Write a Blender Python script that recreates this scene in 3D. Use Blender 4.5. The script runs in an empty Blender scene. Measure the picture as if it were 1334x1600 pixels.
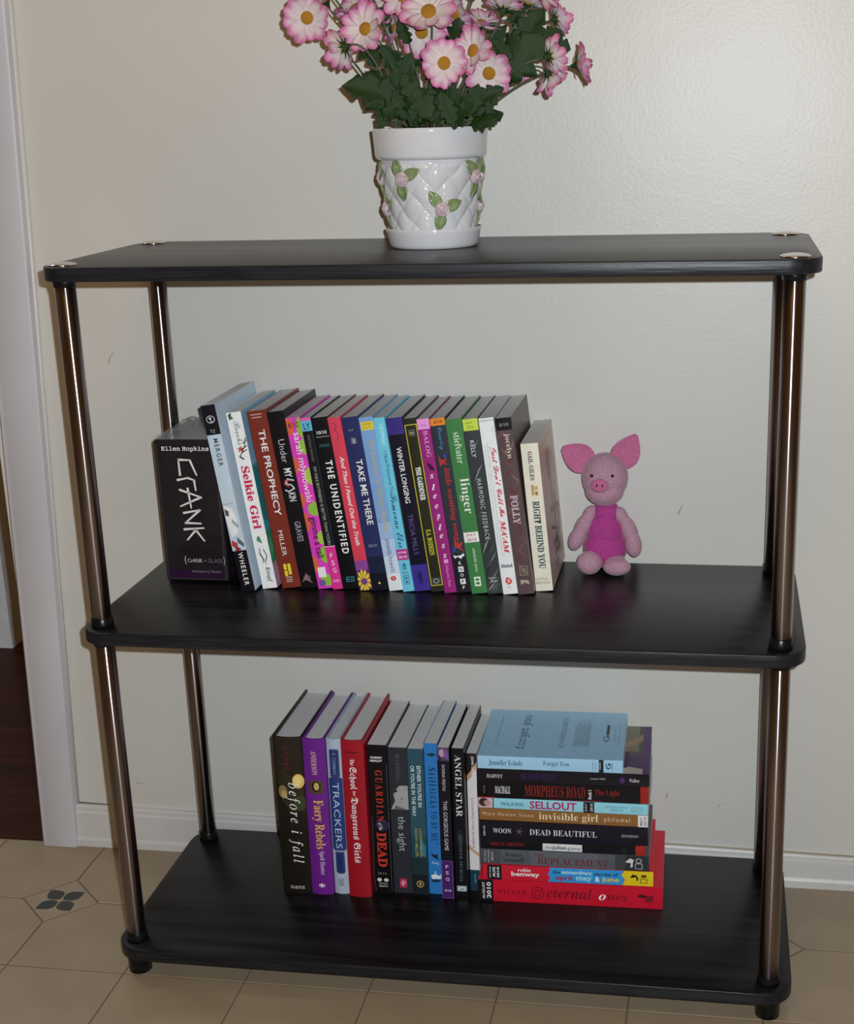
import bpy, bmesh, math, random
from mathutils import Vector, Matrix, Euler
random.seed(7)
PI = math.pi
R = math.radians
scene = bpy.context.scene
COL = scene.collection

# ------------------------------------------------------------------ camera
CAM = Vector((0.68953, -1.45467, 1.00075))
cd = bpy.data.cameras.new('camera')
cd.sensor_fit = 'HORIZONTAL'
cd.sensor_width = 36.0
cd.lens = 2245.283 * 36.0 / 1334.0
cd.shift_x = -75.46 / 1334.0
cd.shift_y = 75.91 / 1334.0
cd.clip_start = 0.02
cam = bpy.data.objects.new('camera', cd)
cam.location = CAM
cam.rotation_euler = (R(72.65016), R(1.604283), R(9.42994))
COL.objects.link(cam)
scene.camera = cam

# ------------------------------------------------------------------ world, lights, exposure
world = bpy.data.worlds.new('room_ambient')
scene.world = world
world.use_nodes = True
bg = world.node_tree.nodes['Background']
bg.inputs[0].default_value = (1.0, 0.50, 0.14, 1)
bg.inputs[1].default_value = 0.085


def lamp(name, typ, loc, energy, color, aim=None, **kw):
    ld = bpy.data.lights.new(name, typ)
    ld.energy = energy
    ld.color = color
    for k, v in kw.items():
        setattr(ld, k, v)
    o = bpy.data.objects.new(name, ld)
    o.location = loc
    if aim is not None:
        o.rotation_euler = (Vector(aim) - Vector(loc)).to_track_quat('-Z', 'Y').to_euler()
    COL.objects.link(o)
    return o


# the camera's own flash, just right of and above the lens
lamp('camera_flash', 'POINT', CAM + Vector((0.042, 0.0, 0.034)), 78.0, (0.885, 0.955, 1.0), shadow_soft_size=0.006)
# the room's warm ceiling lamp, overhead and a little behind the photographer
lamp('ceiling_lamp', 'AREA', (0.25, -1.15, 2.42), 6.0, (1.0, 0.58, 0.24), aim=(0.1, -0.75, 0.0), shape='DISK', size=1.1)

# added fill, no visible source, to brighten the far wall beyond the doorway
lamp('hall_fill_light', 'AREA', (-0.95, 0.50, 1.9), 7.0, (0.85, 0.95, 1.0), aim=(-1.0, 1.05, 0.6), shape='DISK', size=0.4)

vs = scene.view_settings
vs.view_transform = 'Standard'
vs.look = 'None'
vs.exposure = 0.0
vs.gamma = 1.0
vs.use_curve_mapping = False


# ------------------------------------------------------------------ helpers
def lin(hexs, k=1.0):
    h = hexs.lstrip('#')
    out = []
    for i in (0, 2, 4):
        c = int(h[i:i + 2], 16) / 255.0
        c = c / 12.92 if c <= 0.04045 else ((c + 0.055) / 1.055) ** 2.4
        out.append(min(c * k, 0.95))
    return (out[0], out[1], out[2], 1.0)


def new_mat(name):
    m = bpy.data.materials.new(name)
    m.use_nodes = True
    nt = m.node_tree
    b = nt.nodes['Principled BSDF']
    return m, nt, b


def mat(name, col, rough=0.5, metal=0.0, spec=0.5, coat=0.0, var=0.06, vscale=40.0, bump=0.0, bscale=200.0, sheen=0.0):
    """procedural material: colour with slight noise variation and optional noise bump"""
    m, nt, b = new_mat(name)
    b.inputs['Roughness'].default_value = rough
    b.inputs['Metallic'].default_value = metal
    b.inputs['Specular IOR Level'].default_value = spec
    b.inputs['Coat Weight'].default_value = coat
    b.inputs['Coat Roughness'].default_value = 0.12
    if sheen:
        b.inputs['Sheen Weight'].default_value = sheen
    tc = nt.nodes.new('ShaderNodeTexCoord')
    n = nt.nodes.new('ShaderNodeTexNoise')
    n.inputs['Scale'].default_value = vscale
    n.inputs['Detail'].default_value = 3.0
    nt.links.new(tc.outputs['Object'], n.inputs['Vector'])
    r = nt.nodes.new('ShaderNodeValToRGB')
    r.color_ramp.elements[0].position = 0.3
    r.color_ramp.elements[1].position = 0.7
    r.color_ramp.elements[0].color = tuple(c * (1 - var) for c in col[:3]) + (1,)
    r.color_ramp.elements[1].color = tuple(min(c * (1 + var), 1) for c in col[:3]) + (1,)
    nt.links.new(n.outputs['Fac'], r.inputs['Fac'])
    nt.links.new(r.outputs['Color'], b.inputs['Base Color'])
    if bump:
        n2 = nt.nodes.new('ShaderNodeTexNoise')
        n2.inputs['Scale'].default_value = bscale
        n2.inputs['Detail'].default_value = 2.0
        nt.links.new(tc.outputs['Object'], n2.inputs['Vector'])
        bp = nt.nodes.new('ShaderNodeBump')
        bp.inputs['Strength'].default_value = bump
        bp.inputs['Distance'].default_value = 0.001
        nt.links.new(n2.outputs['Fac'], bp.inputs['Height'])
        nt.links.new(bp.outputs['Normal'], b.inputs['Normal'])
    return m


INKS = {}
INK_K = 1.5


def ink(hexs, rough=0.35):
    key = (hexs, rough)
    if key not in INKS:
        INKS[key] = mat('print_' + hexs, lin(hexs, INK_K), rough=rough, spec=0.25, var=0.04, vscale=90)
    return INKS[key]


def link_mesh(name, me, parent=None, loc=None, rot=None):
    o = bpy.data.objects.new(name, me)
    COL.objects.link(o)
    if parent is not None:
        o.parent = parent
    if loc is not None:
        o.location = loc
    if rot is not None:
        o.rotation_euler = rot
    return o


def obj(name, bm, m, parent=None, loc=None, rot=None, smooth=False):
    me = bpy.data.meshes.new(name)
    bm.normal_update()
    bm.to_mesh(me)
    bm.free()
    for x in (m if isinstance(m, (list, tuple)) else [m]):
        me.materials.append(x)
    if smooth:
        me.polygons.foreach_set('use_smooth', [True] * len(me.polygons))
    return link_mesh(name, me, parent, loc, rot)


def smooth_angle(o, deg=35):
    me = o.data
    me.polygons.foreach_set('use_smooth', [True] * len(me.polygons))
    bm = bmesh.new()
    bm.from_mesh(me)
    for e in bm.edges:
        if len(e.link_faces) == 2 and e.calc_face_angle(0) > R(deg):
            e.smooth = False
    bm.to_mesh(me)
    bm.free()


def thing(name, label, cat, loc=(0, 0, 0), rot=(0, 0, 0), group=None):
    o = bpy.data.objects.new(name, None)
    o.empty_display_size = 0.02
    COL.objects.link(o)
    o.location = loc
    o.rotation_euler = rot
    o['label'] = label
    o['category'] = cat
    if group:
        o['group'] = group
    return o


def struct(o, label=None):
    o['kind'] = 'structure'
    if label:
        o['label'] = label
    return o


def box(bm, x0, x1, y0, y1, z0, z1, bev=0.0, seg=2):
    v = [bm.verts.new((x, y, z)) for z in (z0, z1) for y in (y0, y1) for x in (x0, x1)]
    f = [(0, 2, 3, 1), (4, 5, 7, 6), (0, 1, 5, 4), (2, 6, 7, 3), (0, 4, 6, 2), (1, 3, 7, 5)]
    fs = [bm.faces.new([v[i] for i in q]) for q in f]
    if bev > 0:
        es = set()
        for a in fs:
            es.update(a.edges)
        bmesh.ops.bevel(bm, geom=list(es), offset=bev, segments=seg, profile=0.5, affect='EDGES')


def box_bm(*a, **k):
    bm = bmesh.new()
    box(bm, *a, **k)
    return bm


def lathe(bm, prof, n=48, cx=0, cy=0, cap0=True, cap1=True, fn=None):
    """revolve (r,z) profile around z"""
    rows = []
    for (r, z) in prof:
        row = []
        for i in range(n):
            a = 2 * PI * i / n
            rr = r if fn is None else r + fn(a, z)
            row.append(bm.verts.new((cx + rr * math.sin(a), cy - rr * math.cos(a), z)))
        rows.append(row)
    for j in range(len(rows) - 1):
        for i in range(n):
            k = (i + 1) % n
            bm.faces.new((rows[j][i], rows[j][k], rows[j + 1][k], rows[j + 1][i]))
    if cap0:
        bm.faces.new(rows[0][::-1])
    if cap1:
        bm.faces.new(rows[-1])


def lathe_bm(*a, **k):
    bm = bmesh.new()
    lathe(bm, *a, **k)
    return bm


def tube(bm, pts, r0, r1=None, n=6):
    pts = [Vector(p) for p in pts]
    r1 = r0 if r1 is None else r1
    rows = []
    up = Vector((0.31, 0.22, 0.93))
    for i, p in enumerate(pts):
        t = (pts[min(i + 1, len(pts) - 1)] - pts[max(i - 1, 0)]).normalized()
        a = t.cross(up)
        if a.length < 1e-4:
            a = t.cross(Vector((1, 0, 0)))
        a.normalize()
        b = t.cross(a).normalized()
        r = r0 + (r1 - r0) * i / max(len(pts) - 1, 1)
        rows.append([bm.verts.new(p + a * r * math.cos(2 * PI * k / n) + b * r * math.sin(2 * PI * k / n)) for k in range(n)])
    for j in range(len(rows) - 1):
        for k in range(n):
            q = (k + 1) % n
            bm.faces.new((rows[j][k], rows[j][q], rows[j + 1][q], rows[j + 1][k]))
    bm.faces.new(rows[0][::-1])
    bm.faces.new(rows[-1])


def prism(bm, poly, z0, z1, axis='z', bev=0.0):
    """extrude a 2D polygon: axis z -> (x,y), axis x -> (y,z) along x, axis y -> (x,z) along y"""
    def P(a, b, c):
        return {'z': (a, b, c), 'x': (c, a, b), 'y': (a, c, b)}[axis]
    lo = [bm.verts.new(P(a, b, z0)) for a, b in poly]
    hi = [bm.verts.new(P(a, b, z1)) for a, b in poly]
    n = len(poly)
    fs = [bm.faces.new(lo[::-1]), bm.faces.new(hi)]
    for i in range(n):
        j = (i + 1) % n
        fs.append(bm.faces.new((lo[i], lo[j], hi[j], hi[i])))
    bmesh.ops.recalc_face_normals(bm, faces=fs)
    if bev > 0:
        es = set(fs[0].edges) | set(fs[1].edges)
        bmesh.ops.bevel(bm, geom=list(es), offset=bev, segments=2, profile=0.5, affect='EDGES')


def rounded_rect(x0, x1, y0, y1, r, n=8):
    pts = []
    for cx, cy, a0 in ((x1 - r, y1 - r, 0), (x0 + r, y1 - r, 90), (x0 + r, y0 + r, 180), (x1 - r, y0 + r, 270)):
        for i in range(n + 1):
            a = R(a0 + 90 * i / n)
            pts.append((cx + r * math.cos(a), cy + r * math.sin(a)))
    return pts


# ------------------------------------------------------------------ surface materials
def wall_material():
    m, nt, b = new_mat('cream_wall_paint')
    b.inputs['Roughness'].default_value = 0.38
    b.inputs['Specular IOR Level'].default_value = 0.40
    tc = nt.nodes.new('ShaderNodeTexCoord')
    n = nt.nodes.new('ShaderNodeTexNoise')
    n.inputs['Scale'].default_value = 3.0
    n.inputs['Detail'].default_value = 4.0
    nt.links.new(tc.outputs['Object'], n.inputs['Vector'])
    r = nt.nodes.new('ShaderNodeValToRGB')
    r.color_ramp.elements[0].position = 0.35
    r.color_ramp.elements[1].position = 0.7
    r.color_ramp.elements[0].color = (0.66, 0.645, 0.60, 1)
    r.color_ramp.elements[1].color = (0.70, 0.685, 0.645, 1)
    nt.links.new(n.outputs['Fac'], r.inputs['Fac'])
    nt.links.new(r.outputs['Color'], b.inputs['Base Color'])
    n2 = nt.nodes.new('ShaderNodeTexNoise')     # orange-peel roller texture
    n2.inputs['Scale'].default_value = 230.0
    n2.inputs['Detail'].default_value = 3.0
    nt.links.new(tc.outputs['Object'], n2.inputs['Vector'])
    n3 = nt.nodes.new('ShaderNodeTexNoise')     # broad brush undulation
    n3.inputs['Scale'].default_value = 22.0
    n3.inputs['Detail'].default_value = 2.0
    nt.links.new(tc.outputs['Object'], n3.inputs['Vector'])
    b1 = nt.nodes.new('ShaderNodeBump')
    b1.inputs['Strength'].default_value = 0.16
    b1.inputs['Distance'].default_value = 0.0015
    nt.links.new(n2.outputs['Fac'], b1.inputs['Height'])
    b2 = nt.nodes.new('ShaderNodeBump')
    b2.inputs['Strength'].default_value = 0.09
    b2.inputs['Distance'].default_value = 0.004
    nt.links.new(n3.outputs['Fac'], b2.inputs['Height'])
    nt.links.new(b1.outputs['Normal'], b2.inputs['Normal'])
    nt.links.new(b2.outputs['Normal'], b.inputs['Normal'])
    return m


def grain_material(name, dark, light, axis_scale, rough, bump, spec=0.5, coat=0.0):
    """streaky wood-grain laminate"""
    m, nt, b = new_mat(name)
    b.inputs['Specular IOR Level'].default_value = spec
    b.inputs['Coat Weight'].default_value = coat
    tc = nt.nodes.new('ShaderNodeTexCoord')
    mp = nt.nodes.new('ShaderNodeMapping')
    mp.inputs['Scale'].default_value = axis_scale
    nt.links.new(tc.outputs['Object'], mp.inputs['Vector'])
    n = nt.nodes.new('ShaderNodeTexNoise')
    n.inputs['Scale'].default_value = 1.0
    n.inputs['Detail'].default_value = 5.0
    n.inputs['Distortion'].default_value = 0.6
    nt.links.new(mp.outputs['Vector'], n.inputs['Vector'])
    r = nt.nodes.new('ShaderNodeValToRGB')
    r.color_ramp.elements[0].position = 0.35
    r.color_ramp.elements[1].position = 0.68
    r.color_ramp.elements[0].color = dark + (1,)
    r.color_ramp.elements[1].color = light + (1,)
    nt.links.new(n.outputs['Fac'], r.inputs['Fac'])
    nt.links.new(r.outputs['Color'], b.inputs['Base Color'])
    rr = nt.nodes.new('ShaderNodeMapRange')
    rr.inputs['To Min'].default_value = rough - 0.06
    rr.inputs['To Max'].default_value = rough + 0.08
    nt.links.new(n.outputs['Fac'], rr.inputs['Value'])
    nt.links.new(rr.outputs['Result'], b.inputs['Roughness'])
    bp = nt.nodes.new('ShaderNodeBump')
    bp.inputs['Strength'].default_value = bump
    bp.inputs['Distance'].default_value = 0.0006
    nt.links.new(n.outputs['Fac'], bp.inputs['Height'])
    nt.links.new(bp.outputs['Normal'], b.inputs['Normal'])
    return m


M_WALL = wall_material()
M_TRIM = mat('white_gloss_trim_paint', (0.66, 0.65, 0.63, 1), rough=0.38, spec=0.4, var=0.05, vscale=9, bump=0.25, bscale=120)
M_CASING = mat('white_door_casing_paint', (0.61, 0.61, 0.65, 1), rough=0.42, spec=0.4, var=0.05, vscale=7, bump=0.2, bscale=90)
M_TILE = mat('beige_vinyl_tile', (0.325, 0.253, 0.168, 1), rough=0.24, spec=0.4, var=0.07, vscale=14, bump=0.12, bscale=70)
M_DIAMOND = mat('pale_vinyl_diamond', (0.34, 0.267, 0.182, 1), rough=0.26, spec=0.4, var=0.05, vscale=20, bump=0.1, bscale=70)
M_GROUT = mat('brown_tile_joint', (0.185, 0.135, 0.088, 1), rough=0.7, spec=0.2)
M_MOTIF = mat('charcoal_leaf_motif', (0.030, 0.032, 0.028, 1), rough=0.3, var=0.25, vscale=160)
M_PLANK = grain_material('dark_red_floorboard', (0.026, 0.006, 0.003), (0.055, 0.014, 0.007), (4, 45, 45), 0.5, 0.3, spec=0.12)
M_PLANK_GAP = mat('board_gap', (0.006, 0.003, 0.002, 1), rough=0.8)
M_BOARD = grain_material('black_oak_laminate', (0.0045, 0.0042, 0.005), (0.0165, 0.0152, 0.0165), (3.2, 60, 60), 0.31, 0.45, spec=0.20)
M_EDGE = grain_material('black_edge_band', (0.009, 0.009, 0.012), (0.020, 0.021, 0.026), (14, 420, 420), 0.36, 0.5, spec=0.28)
M_PLASTIC = mat('black_plastic', (0.006, 0.006, 0.007, 1), rough=0.28, spec=0.25, var=0.1)
M_CHROME = mat('polished_chrome', (0.72, 0.70, 0.68, 1), rough=0.14, metal=1.0, var=0.03)


def nickel():
    m, nt, b = new_mat('brushed_nickel_tube')
    b.inputs['Metallic'].default_value = 1.0
    b.inputs['Roughness'].default_value = 0.25
    b.inputs['Anisotropic'].default_value = 0.93
    b.inputs['Anisotropic Rotation'].default_value = 0.25
    tg = nt.nodes.new('ShaderNodeTangent')
    tg.direction_type = 'RADIAL'
    tg.axis = 'Z'
    nt.links.new(tg.outputs['Tangent'], b.inputs['Tangent'])
    tc = nt.nodes.new('ShaderNodeTexCoord')
    mp = nt.nodes.new('ShaderNodeMapping')
    mp.inputs['Scale'].default_value = (260, 260, 6)
    nt.links.new(tc.outputs['Object'], mp.inputs['Vector'])
    n = nt.nodes.new('ShaderNodeTexNoise')
    n.inputs['Scale'].default_value = 1.0
    n.inputs['Detail'].default_value = 2.0
    nt.links.new(mp.outputs['Vector'], n.inputs['Vector'])
    r = nt.nodes.new('ShaderNodeValToRGB')
    r.color_ramp.elements[0].color = (0.27, 0.23, 0.24, 1)
    r.color_ramp.elements[1].color = (0.37, 0.32, 0.325, 1)
    nt.links.new(n.outputs['Fac'], r.inputs['Fac'])
    nt.links.new(r.outputs['Color'], b.inputs['Base Color'])
    return m


M_NICKEL = nickel()


def page_material(name, c0, c1):
    m, nt, b = new_mat(name)
    b.inputs['Roughness'].default_value = 0.85
    b.inputs['Specular IOR Level'].default_value = 0.1
    tc = nt.nodes.new('ShaderNodeTexCoord')
    mp = nt.nodes.new('ShaderNodeMapping')
    mp.inputs['Scale'].default_value = (2600, 12, 12)
    nt.links.new(tc.outputs['Object'], mp.inputs['Vector'])
    n = nt.nodes.new('ShaderNodeTexNoise')
    n.inputs['Scale'].default_value = 1.0
    n.inputs['Detail'].default_value = 2.0
    nt.links.new(mp.outputs['Vector'], n.inputs['Vector'])
    r = nt.nodes.new('ShaderNodeValToRGB')
    r.color_ramp.elements[0].position = 0.3
    r.color_ramp.elements[1].position = 0.7
    r.color_ramp.elements[0].color = c0
    r.color_ramp.elements[1].color = c1
    nt.links.new(n.outputs['Fac'], r.inputs['Fac'])
    nt.links.new(r.outputs['Color'], b.inputs['Base Color'])
    return m


M_PAGE = page_material('grey_page_edges', (0.76, 0.745, 0.74, 1), (0.92, 0.91, 0.905, 1))
M_PAGE_W = page_material('white_page_edges', (0.70, 0.70, 0.71, 1), (0.86, 0.86, 0.87, 1))

# ------------------------------------------------------------------ the room
WALL_Y = 0.300
bm = bmesh.new()
box(bm, -0.262, 2.2, WALL_Y, WALL_Y + 0.11, -0.01, 2.45)
struct(obj('wall_back', bm, M_WALL), 'cream painted wall with roller texture behind the shelving unit')
wall = bpy.data.objects['wall_back']
# the same wall beyond the doorway, with the other door casing
struct(obj('wall_left', box_bm(-2.6, -1.13, WALL_Y, WALL_Y + 0.11, -0.01, 2.45), M_WALL), 'cream wall on the far side of the doorway')
struct(obj('trim_2', box_bm(-1.135, -1.075, 0.2835, WALL_Y + 0.112, 0.0, 2.1, bev=0.003), M_CASING), 'white door casing on the far side of the doorway')
# small scuffs and cracks on the paint
M_SCUFF = mat('brown_scuff', (0.36, 0.30, 0.25, 1), rough=0.7)


def scuff(pts, w):
    bm = bmesh.new()
    tube(bm, [(x, WALL_Y - 0.0001, z) for x, z in pts], w, w * 0.3, 5)
    for v in bm.verts:
        v.co.y = WALL_Y - 0.0001 + (v.co.y - WALL_Y) * 0.1
    obj('scuff_mark', bm, M_SCUFF, wall)


scuff([(-0.094, 0.702), (-0.090, 0.711), (-0.084, 0.718)], 0.0008)
scuff([(-0.118, 0.100), (-0.106, 0.1003)], 0.0007)
scuff([(0.642, 0.512), (0.646, 0.520), (0.648, 0.524)], 0.0009)
scuff([(0.700, 0.108), (0.703, 0.1125), (0.708, 0.1125)], 0.0005)
scuff([(0.632, 0.118), (0.634, 0.126)], 0.0011)
scuff([(0.762, 0.062), (0.785, 0.066)], 0.0005)
scuff([(0.862, 0.572), (0.867, 0.5705)], 0.0012)
scuff([(-0.150, 0.118), (-0.147, 0.121), (-0.146, 0.125)], 0.0004)

# baseboard: taller at the left, with a step, a groove and a shoe moulding
def baseboard():
    bm = bmesh.new()
    rows = []
    for x, zt in ((-0.2125, 0.0640), (0.30, 0.0555), (0.90, 0.0450), (2.2, 0.0440)):
        prof = [(WALL_Y + 0.002, 0.0), (0.2885, 0.0), (0.2885, 0.010), (0.2900, 0.0125), (0.2910, 0.014), (0.2910, zt * 0.60),
                (0.2925, zt * 0.615), (0.2910, zt * 0.63), (0.2910, zt * 0.82), (0.2930, zt * 0.86), (0.2930, zt * 0.95), (0.2945, zt), (WALL_Y + 0.002, zt)]
        rows.append([bm.verts.new((x, y, z)) for y, z in prof])
    n = len(rows[0])
    for a, b in zip(rows, rows[1:]):
        for i in range(n):
            j = (i + 1) % n
            bm.faces.new((a[i], a[j], b[j], b[i]))
    bm.faces.new(rows[0])
    bm.faces.new(rows[-1][::-1])
    bmesh.ops.recalc_face_normals(bm, faces=bm.faces[:])
    return bm


base = struct(obj('baseboard_back', baseboard(), M_TRIM), 'white painted baseboard along the foot of the wall')
# dirty open joint between wall and baseboard
bm = bmesh.new()
tube(bm, [(-0.21, 0.2995, 0.0648), (-0.165, 0.2995, 0.0640)], 0.0010, 0.0005, 5)
obj('open_joint', bm, mat('joint_dirt', (0.10, 0.08, 0.06, 1), rough=0.8), base)
bm = bmesh.new()
tube(bm, [(0.60, 0.2995, 0.0505), (0.75, 0.2995, 0.0480), (0.92, 0.2995, 0.0452), (1.2, 0.2995, 0.0452)], 0.0006, 0.0009, 5)
obj('open_joint', bm, mat('joint_yellowing', (0.32, 0.23, 0.12, 1), rough=0.8), base)

# door casing at the left, leaning a touch
bm = bmesh.new()
sec = []
for z, x0, x1 in ((0.0, -0.267, -0.2125), (1.3, -0.231, -0.166), (2.2, -0.206, -0.133)):
    y0 = 0.2835
    p = [(x0 + 0.004, WALL_Y + 0.112), (x0, y0 + 0.010), (x0 + 0.001, y0 + 0.004), (x0 + 0.004, y0 + 0.001), (x0 + 0.009, y0 + 0.0012), (x0 + 0.011, y0), (x1 - 0.004, y0), (x1 - 0.001, y0 + 0.0015), (x1, y0 + 0.004), (x1, WALL_Y + 0.112)]
    sec.append([bm.verts.new((x, y, z)) for x, y in p])
for a, b in zip(sec, sec[1:]):
    n = len(a)
    for i in range(n):
        j = (i + 1) % n
        bm.faces.new((a[i], a[j], b[j], b[i]))
bm.faces.new(sec[0][::-1])
bm.faces.new(sec[-1])
bmesh.ops.recalc_face_normals(bm, faces=bm.faces[:])
o = struct(obj('trim_1', bm, M_CASING), 'white door casing at the left edge of the wall')
smooth_angle(o, 40)
# caulk bead between casing and wall
bm = bmesh.new()
tube(bm, [(-0.2105, 0.2975, 0.066), (-0.187, 0.2975, 0.70), (-0.164, 0.2975, 1.3)], 0.003, 0.003, 6)
obj('caulk_bead', bm, M_WALL, o, smooth=True)

# tiled vinyl floor: 6 inch quarters around little diamonds
floor = struct(obj('floor', box_bm(-2.6, 2.2, -2.6, 0.299, -0.02, -0.0012), M_GROUT), 'beige vinyl tile floor with small dark leaf diamonds')
P_ = 0.1545
CX, CY = -0.172, 0.1415       # a diamond centre
DR = 0.054
gap = 0.0010


def tile_mesh(cut):
    """square 6 inch tile; cut = set of corner indices whose corner is taken by a diamond"""
    h = P_ / 2
    bm = bmesh.new()
    pts = []
    cs = [(-h, -h), (h, -h), (h, h), (-h, h)]
    for i, (x, y) in enumerate(cs):
        if i in cut:
            px, py = cs[i - 1]
            nx, ny = cs[(i + 1) % 4]
            pl = Vector((px - x, py - y)).normalized() * DR
            nl = Vector((nx - x, ny - y)).normalized() * DR
            pts += [(x + pl.x, y + pl.y), (x + nl.x, y + nl.y)]
        else:
            pts.append((x, y))
    c = Vector((sum(p[0] for p in pts) / len(pts), sum(p[1] for p in pts) / len(pts)))
    ins = []
    for x, y in pts:
        d = c - Vector((x, y))
        ins.append((x + d.x / d.length * gap * 1.2, y + d.y / d.length * gap * 1.2))
    prism(bm, ins, -0.0012, 0.0, 'z', bev=0.0005)
    me = bpy.data.meshes.new('floor_tile')
    bm.to_mesh(me)
    bm.free()
    me.materials.append(M_TILE)
    return me


TM = {}
for i in range(-8, 12):
    for j in range(-7, 1):
        # tile between grid lines i..i+1, j..j+1 ; diamonds on even grid nodes
        cut = set()
        for k, (di, dj) in enumerate(((0, 0), (1, 0), (1, 1), (0, 1))):
            if (i + di) % 2 == 0 and (j + dj) % 2 == 0:
                cut.add(k)
        key = tuple(sorted(cut))
        if key not in TM:
            TM[key] = tile_mesh(cut)
        x = CX + (i + 0.5) * P_
        y = CY + (j + 0.5) * P_
        link_mesh('floor_tile', TM[key], floor, (x, y, 0))
# rows that run under the wall and toward the camera
bm = bmesh.new()
prism(bm, [(DR - .0015, 0), (0, DR - .0015), (-DR + .0015, 0), (0, -DR + .0015)], -0.0012, 0.0, 'z', bev=0.0005)
dm = bpy.data.meshes.new('diamond_tile')
bm.to_mesh(dm)
bm.free()
dm.materials.append(M_DIAMOND)


def leaf_motif():
    bm = bmesh.new()
    pts = []
    for k in range(13):
        t = k / 12
        w = 0.0116 * math.sin(PI * t ** 0.85) ** 0.95
        pts.append((0.0036 + 0.0308 * t, w))
    poly = pts + [(x, -w) for x, w in reversed(pts[1:-1])]
    prism(bm, poly, -0.0003, 0.00012, 'z')
    me = bpy.data.meshes.new('leaf_motif')
    bm.to_mesh(me)
    bm.free()
    me.materials.append(M_MOTIF)
    return me


lm = leaf_motif()
for i in range(-8, 14, 2):
    for j in (-6, -4, -2, 0):
        c = (CX + i * P_, CY + j * P_, 0)
        if i in (-8, 12):
            continue
        d = link_mesh('diamond_tile', dm, floor, c)
        for k in range(4):
            link_mesh('leaf_motif', lm, d, (0, 0, 0), (0, 0, R(45 + 90 * k)))
# the rest of the floor behind the photographer
obj('floor_sheet', box_bm(-2.6, 2.2, -2.6, CY - 7 * P_ - 0.001, -0.0012, 0.0), M_TILE, floor)

# next room through the doorway: dark floorboards, pale far wall, dark opening
hall = struct(obj('floor_hall', box_bm(-2.2, -0.18, 0.412, 2.6, -0.03, -0.004), M_PLANK_GAP), 'dark red-brown wooden floorboards beyond the doorway')
ys = [0.412, 0.592, 0.772, 0.952, 1.132, 1.312]
for a, b in zip(ys, ys[1:]):
    obj('floorboard', box_bm(-1.6, -0.19, a + 0.0007, b - 0.0007, -0.004, 0.0, bev=0.0008, seg=1), M_PLANK, hall)
struct(obj('threshold', box_bm(-1.2, -0.262, 0.30, 0.4115, -0.004, 0.0015, bev=0.001), M_PLANK), 'dark wooden threshold in the doorway')
struct(obj('wall_far', box_bm(-2.2, -0.695, 1.050, 1.16, 0.0, 2.4), mat('pale_grey_far_wall', (0.72, 0.75, 0.78, 1), rough=0.6)), 'pale grey wall seen through the doorway')
struct(obj('wall_hall', box_bm(-2.2, -0.10, 2.5, 2.6, 0.0, 2.4), mat('painted_hall_shade', (0.05, 0.035, 0.03, 1), rough=0.7)), 'wall deep in the next room, coloured dark for the unlit space')  # dark colour stands in for the shade of the space beyond

# ------------------------------------------------------------------ shelving unit
unit = thing('shelving_unit', 'black three-tier shelving unit with brushed metal poles against the cream wall', 'shelf', (0.38, 0.13, 0))
Uo = Vector((0.38, 0.13, 0))
PX, PD, PRAD = 0.76, 0.2581, 0.01115
TH = 0.0150
LEV = (0.0428, 0.4510, 0.8573)     # top surfaces of the boards
outline = rounded_rect(-0.0225, 0.7865, -0.0255, 0.2850, 0.034)
for z in LEV:
    bm = bmesh.new()
    prism(bm, [(x - Uo.x, y - Uo.y) for x, y in outline], z - TH, z, 'z', bev=0.0012)
    for f in bm.faces:
        f.material_index = 0 if abs(f.normal.z) > 0.9 else 1
    o = obj('shelf_board', bm, [M_BOARD, M_EDGE], unit)
    smooth_angle(o, 50)


def add(name, me_or_bm, m, loc, parent=unit):
    return obj(name, me_or_bm, m, parent, loc)


pole_me = {}
for si, (z0, z1) in enumerate(((LEV[0], LEV[1] - TH), (LEV[1], LEV[2] - TH))):
    h = z1 - z0
    bm = lathe_bm([(PRAD - 0.0006, 0.0005), (PRAD, 0.0012), (PRAD, h - 0.0012), (PRAD - 0.0006, h - 0.0005)], 40)
    me = bpy.data.meshes.new('pole')
    bm.to_mesh(me)
    bm.free()
    me.materials.append(M_NICKEL)
    me.polygons.foreach_set('use_smooth', [len(p.vertices) == 4 for p in me.polygons])
    pole_me[si] = (me, z0, h)
cb = lathe_bm([(PRAD + .0004, 0.0), (PRAD + .0017, 0.0), (PRAD + .0017, 0.0045), (PRAD + .0011, 0.0058), (PRAD + .0011, 0.0115), (PRAD + .0003, 0.0122)], 32)
col_me = bpy.data.meshes.new('collar')
cb.to_mesh(col_me)
cb.free()
col_me.materials.append(M_PLASTIC)
col_me.polygons.foreach_set('use_smooth', [len(p.vertices) == 4 for p in col_me.polygons])
cap_bm = lathe_bm([(0.0150, 0.0), (0.0153, 0.0005), (0.0150, 0.0013), (0.0132, 0.0022), (0.0098, 0.0030), (0.0055, 0.0036), (0.0015, 0.0038)], 36)
cap_me = bpy.data.meshes.new('end_cap')
cap_bm.to_mesh(cap_me)
cap_bm.free()
cap_me.materials.append(M_CHROME)
cap_me.polygons.foreach_set('use_smooth', [True] * len(cap_me.polygons))
ft = lathe_bm([(0.0125, 0.0), (0.0138, 0.0012), (0.0142, 0.0200), (0.0146, 0.0215), (0.0146, LEV[0] - TH)], 32)
ft_me = bpy.data.meshes.new('foot')
ft.to_mesh(ft_me)
ft.free()
ft_me.materials.append(M_PLASTIC)
ft_me.polygons.foreach_set('use_smooth', [len(p.vertices) == 4 for p in ft_me.polygons])
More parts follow.
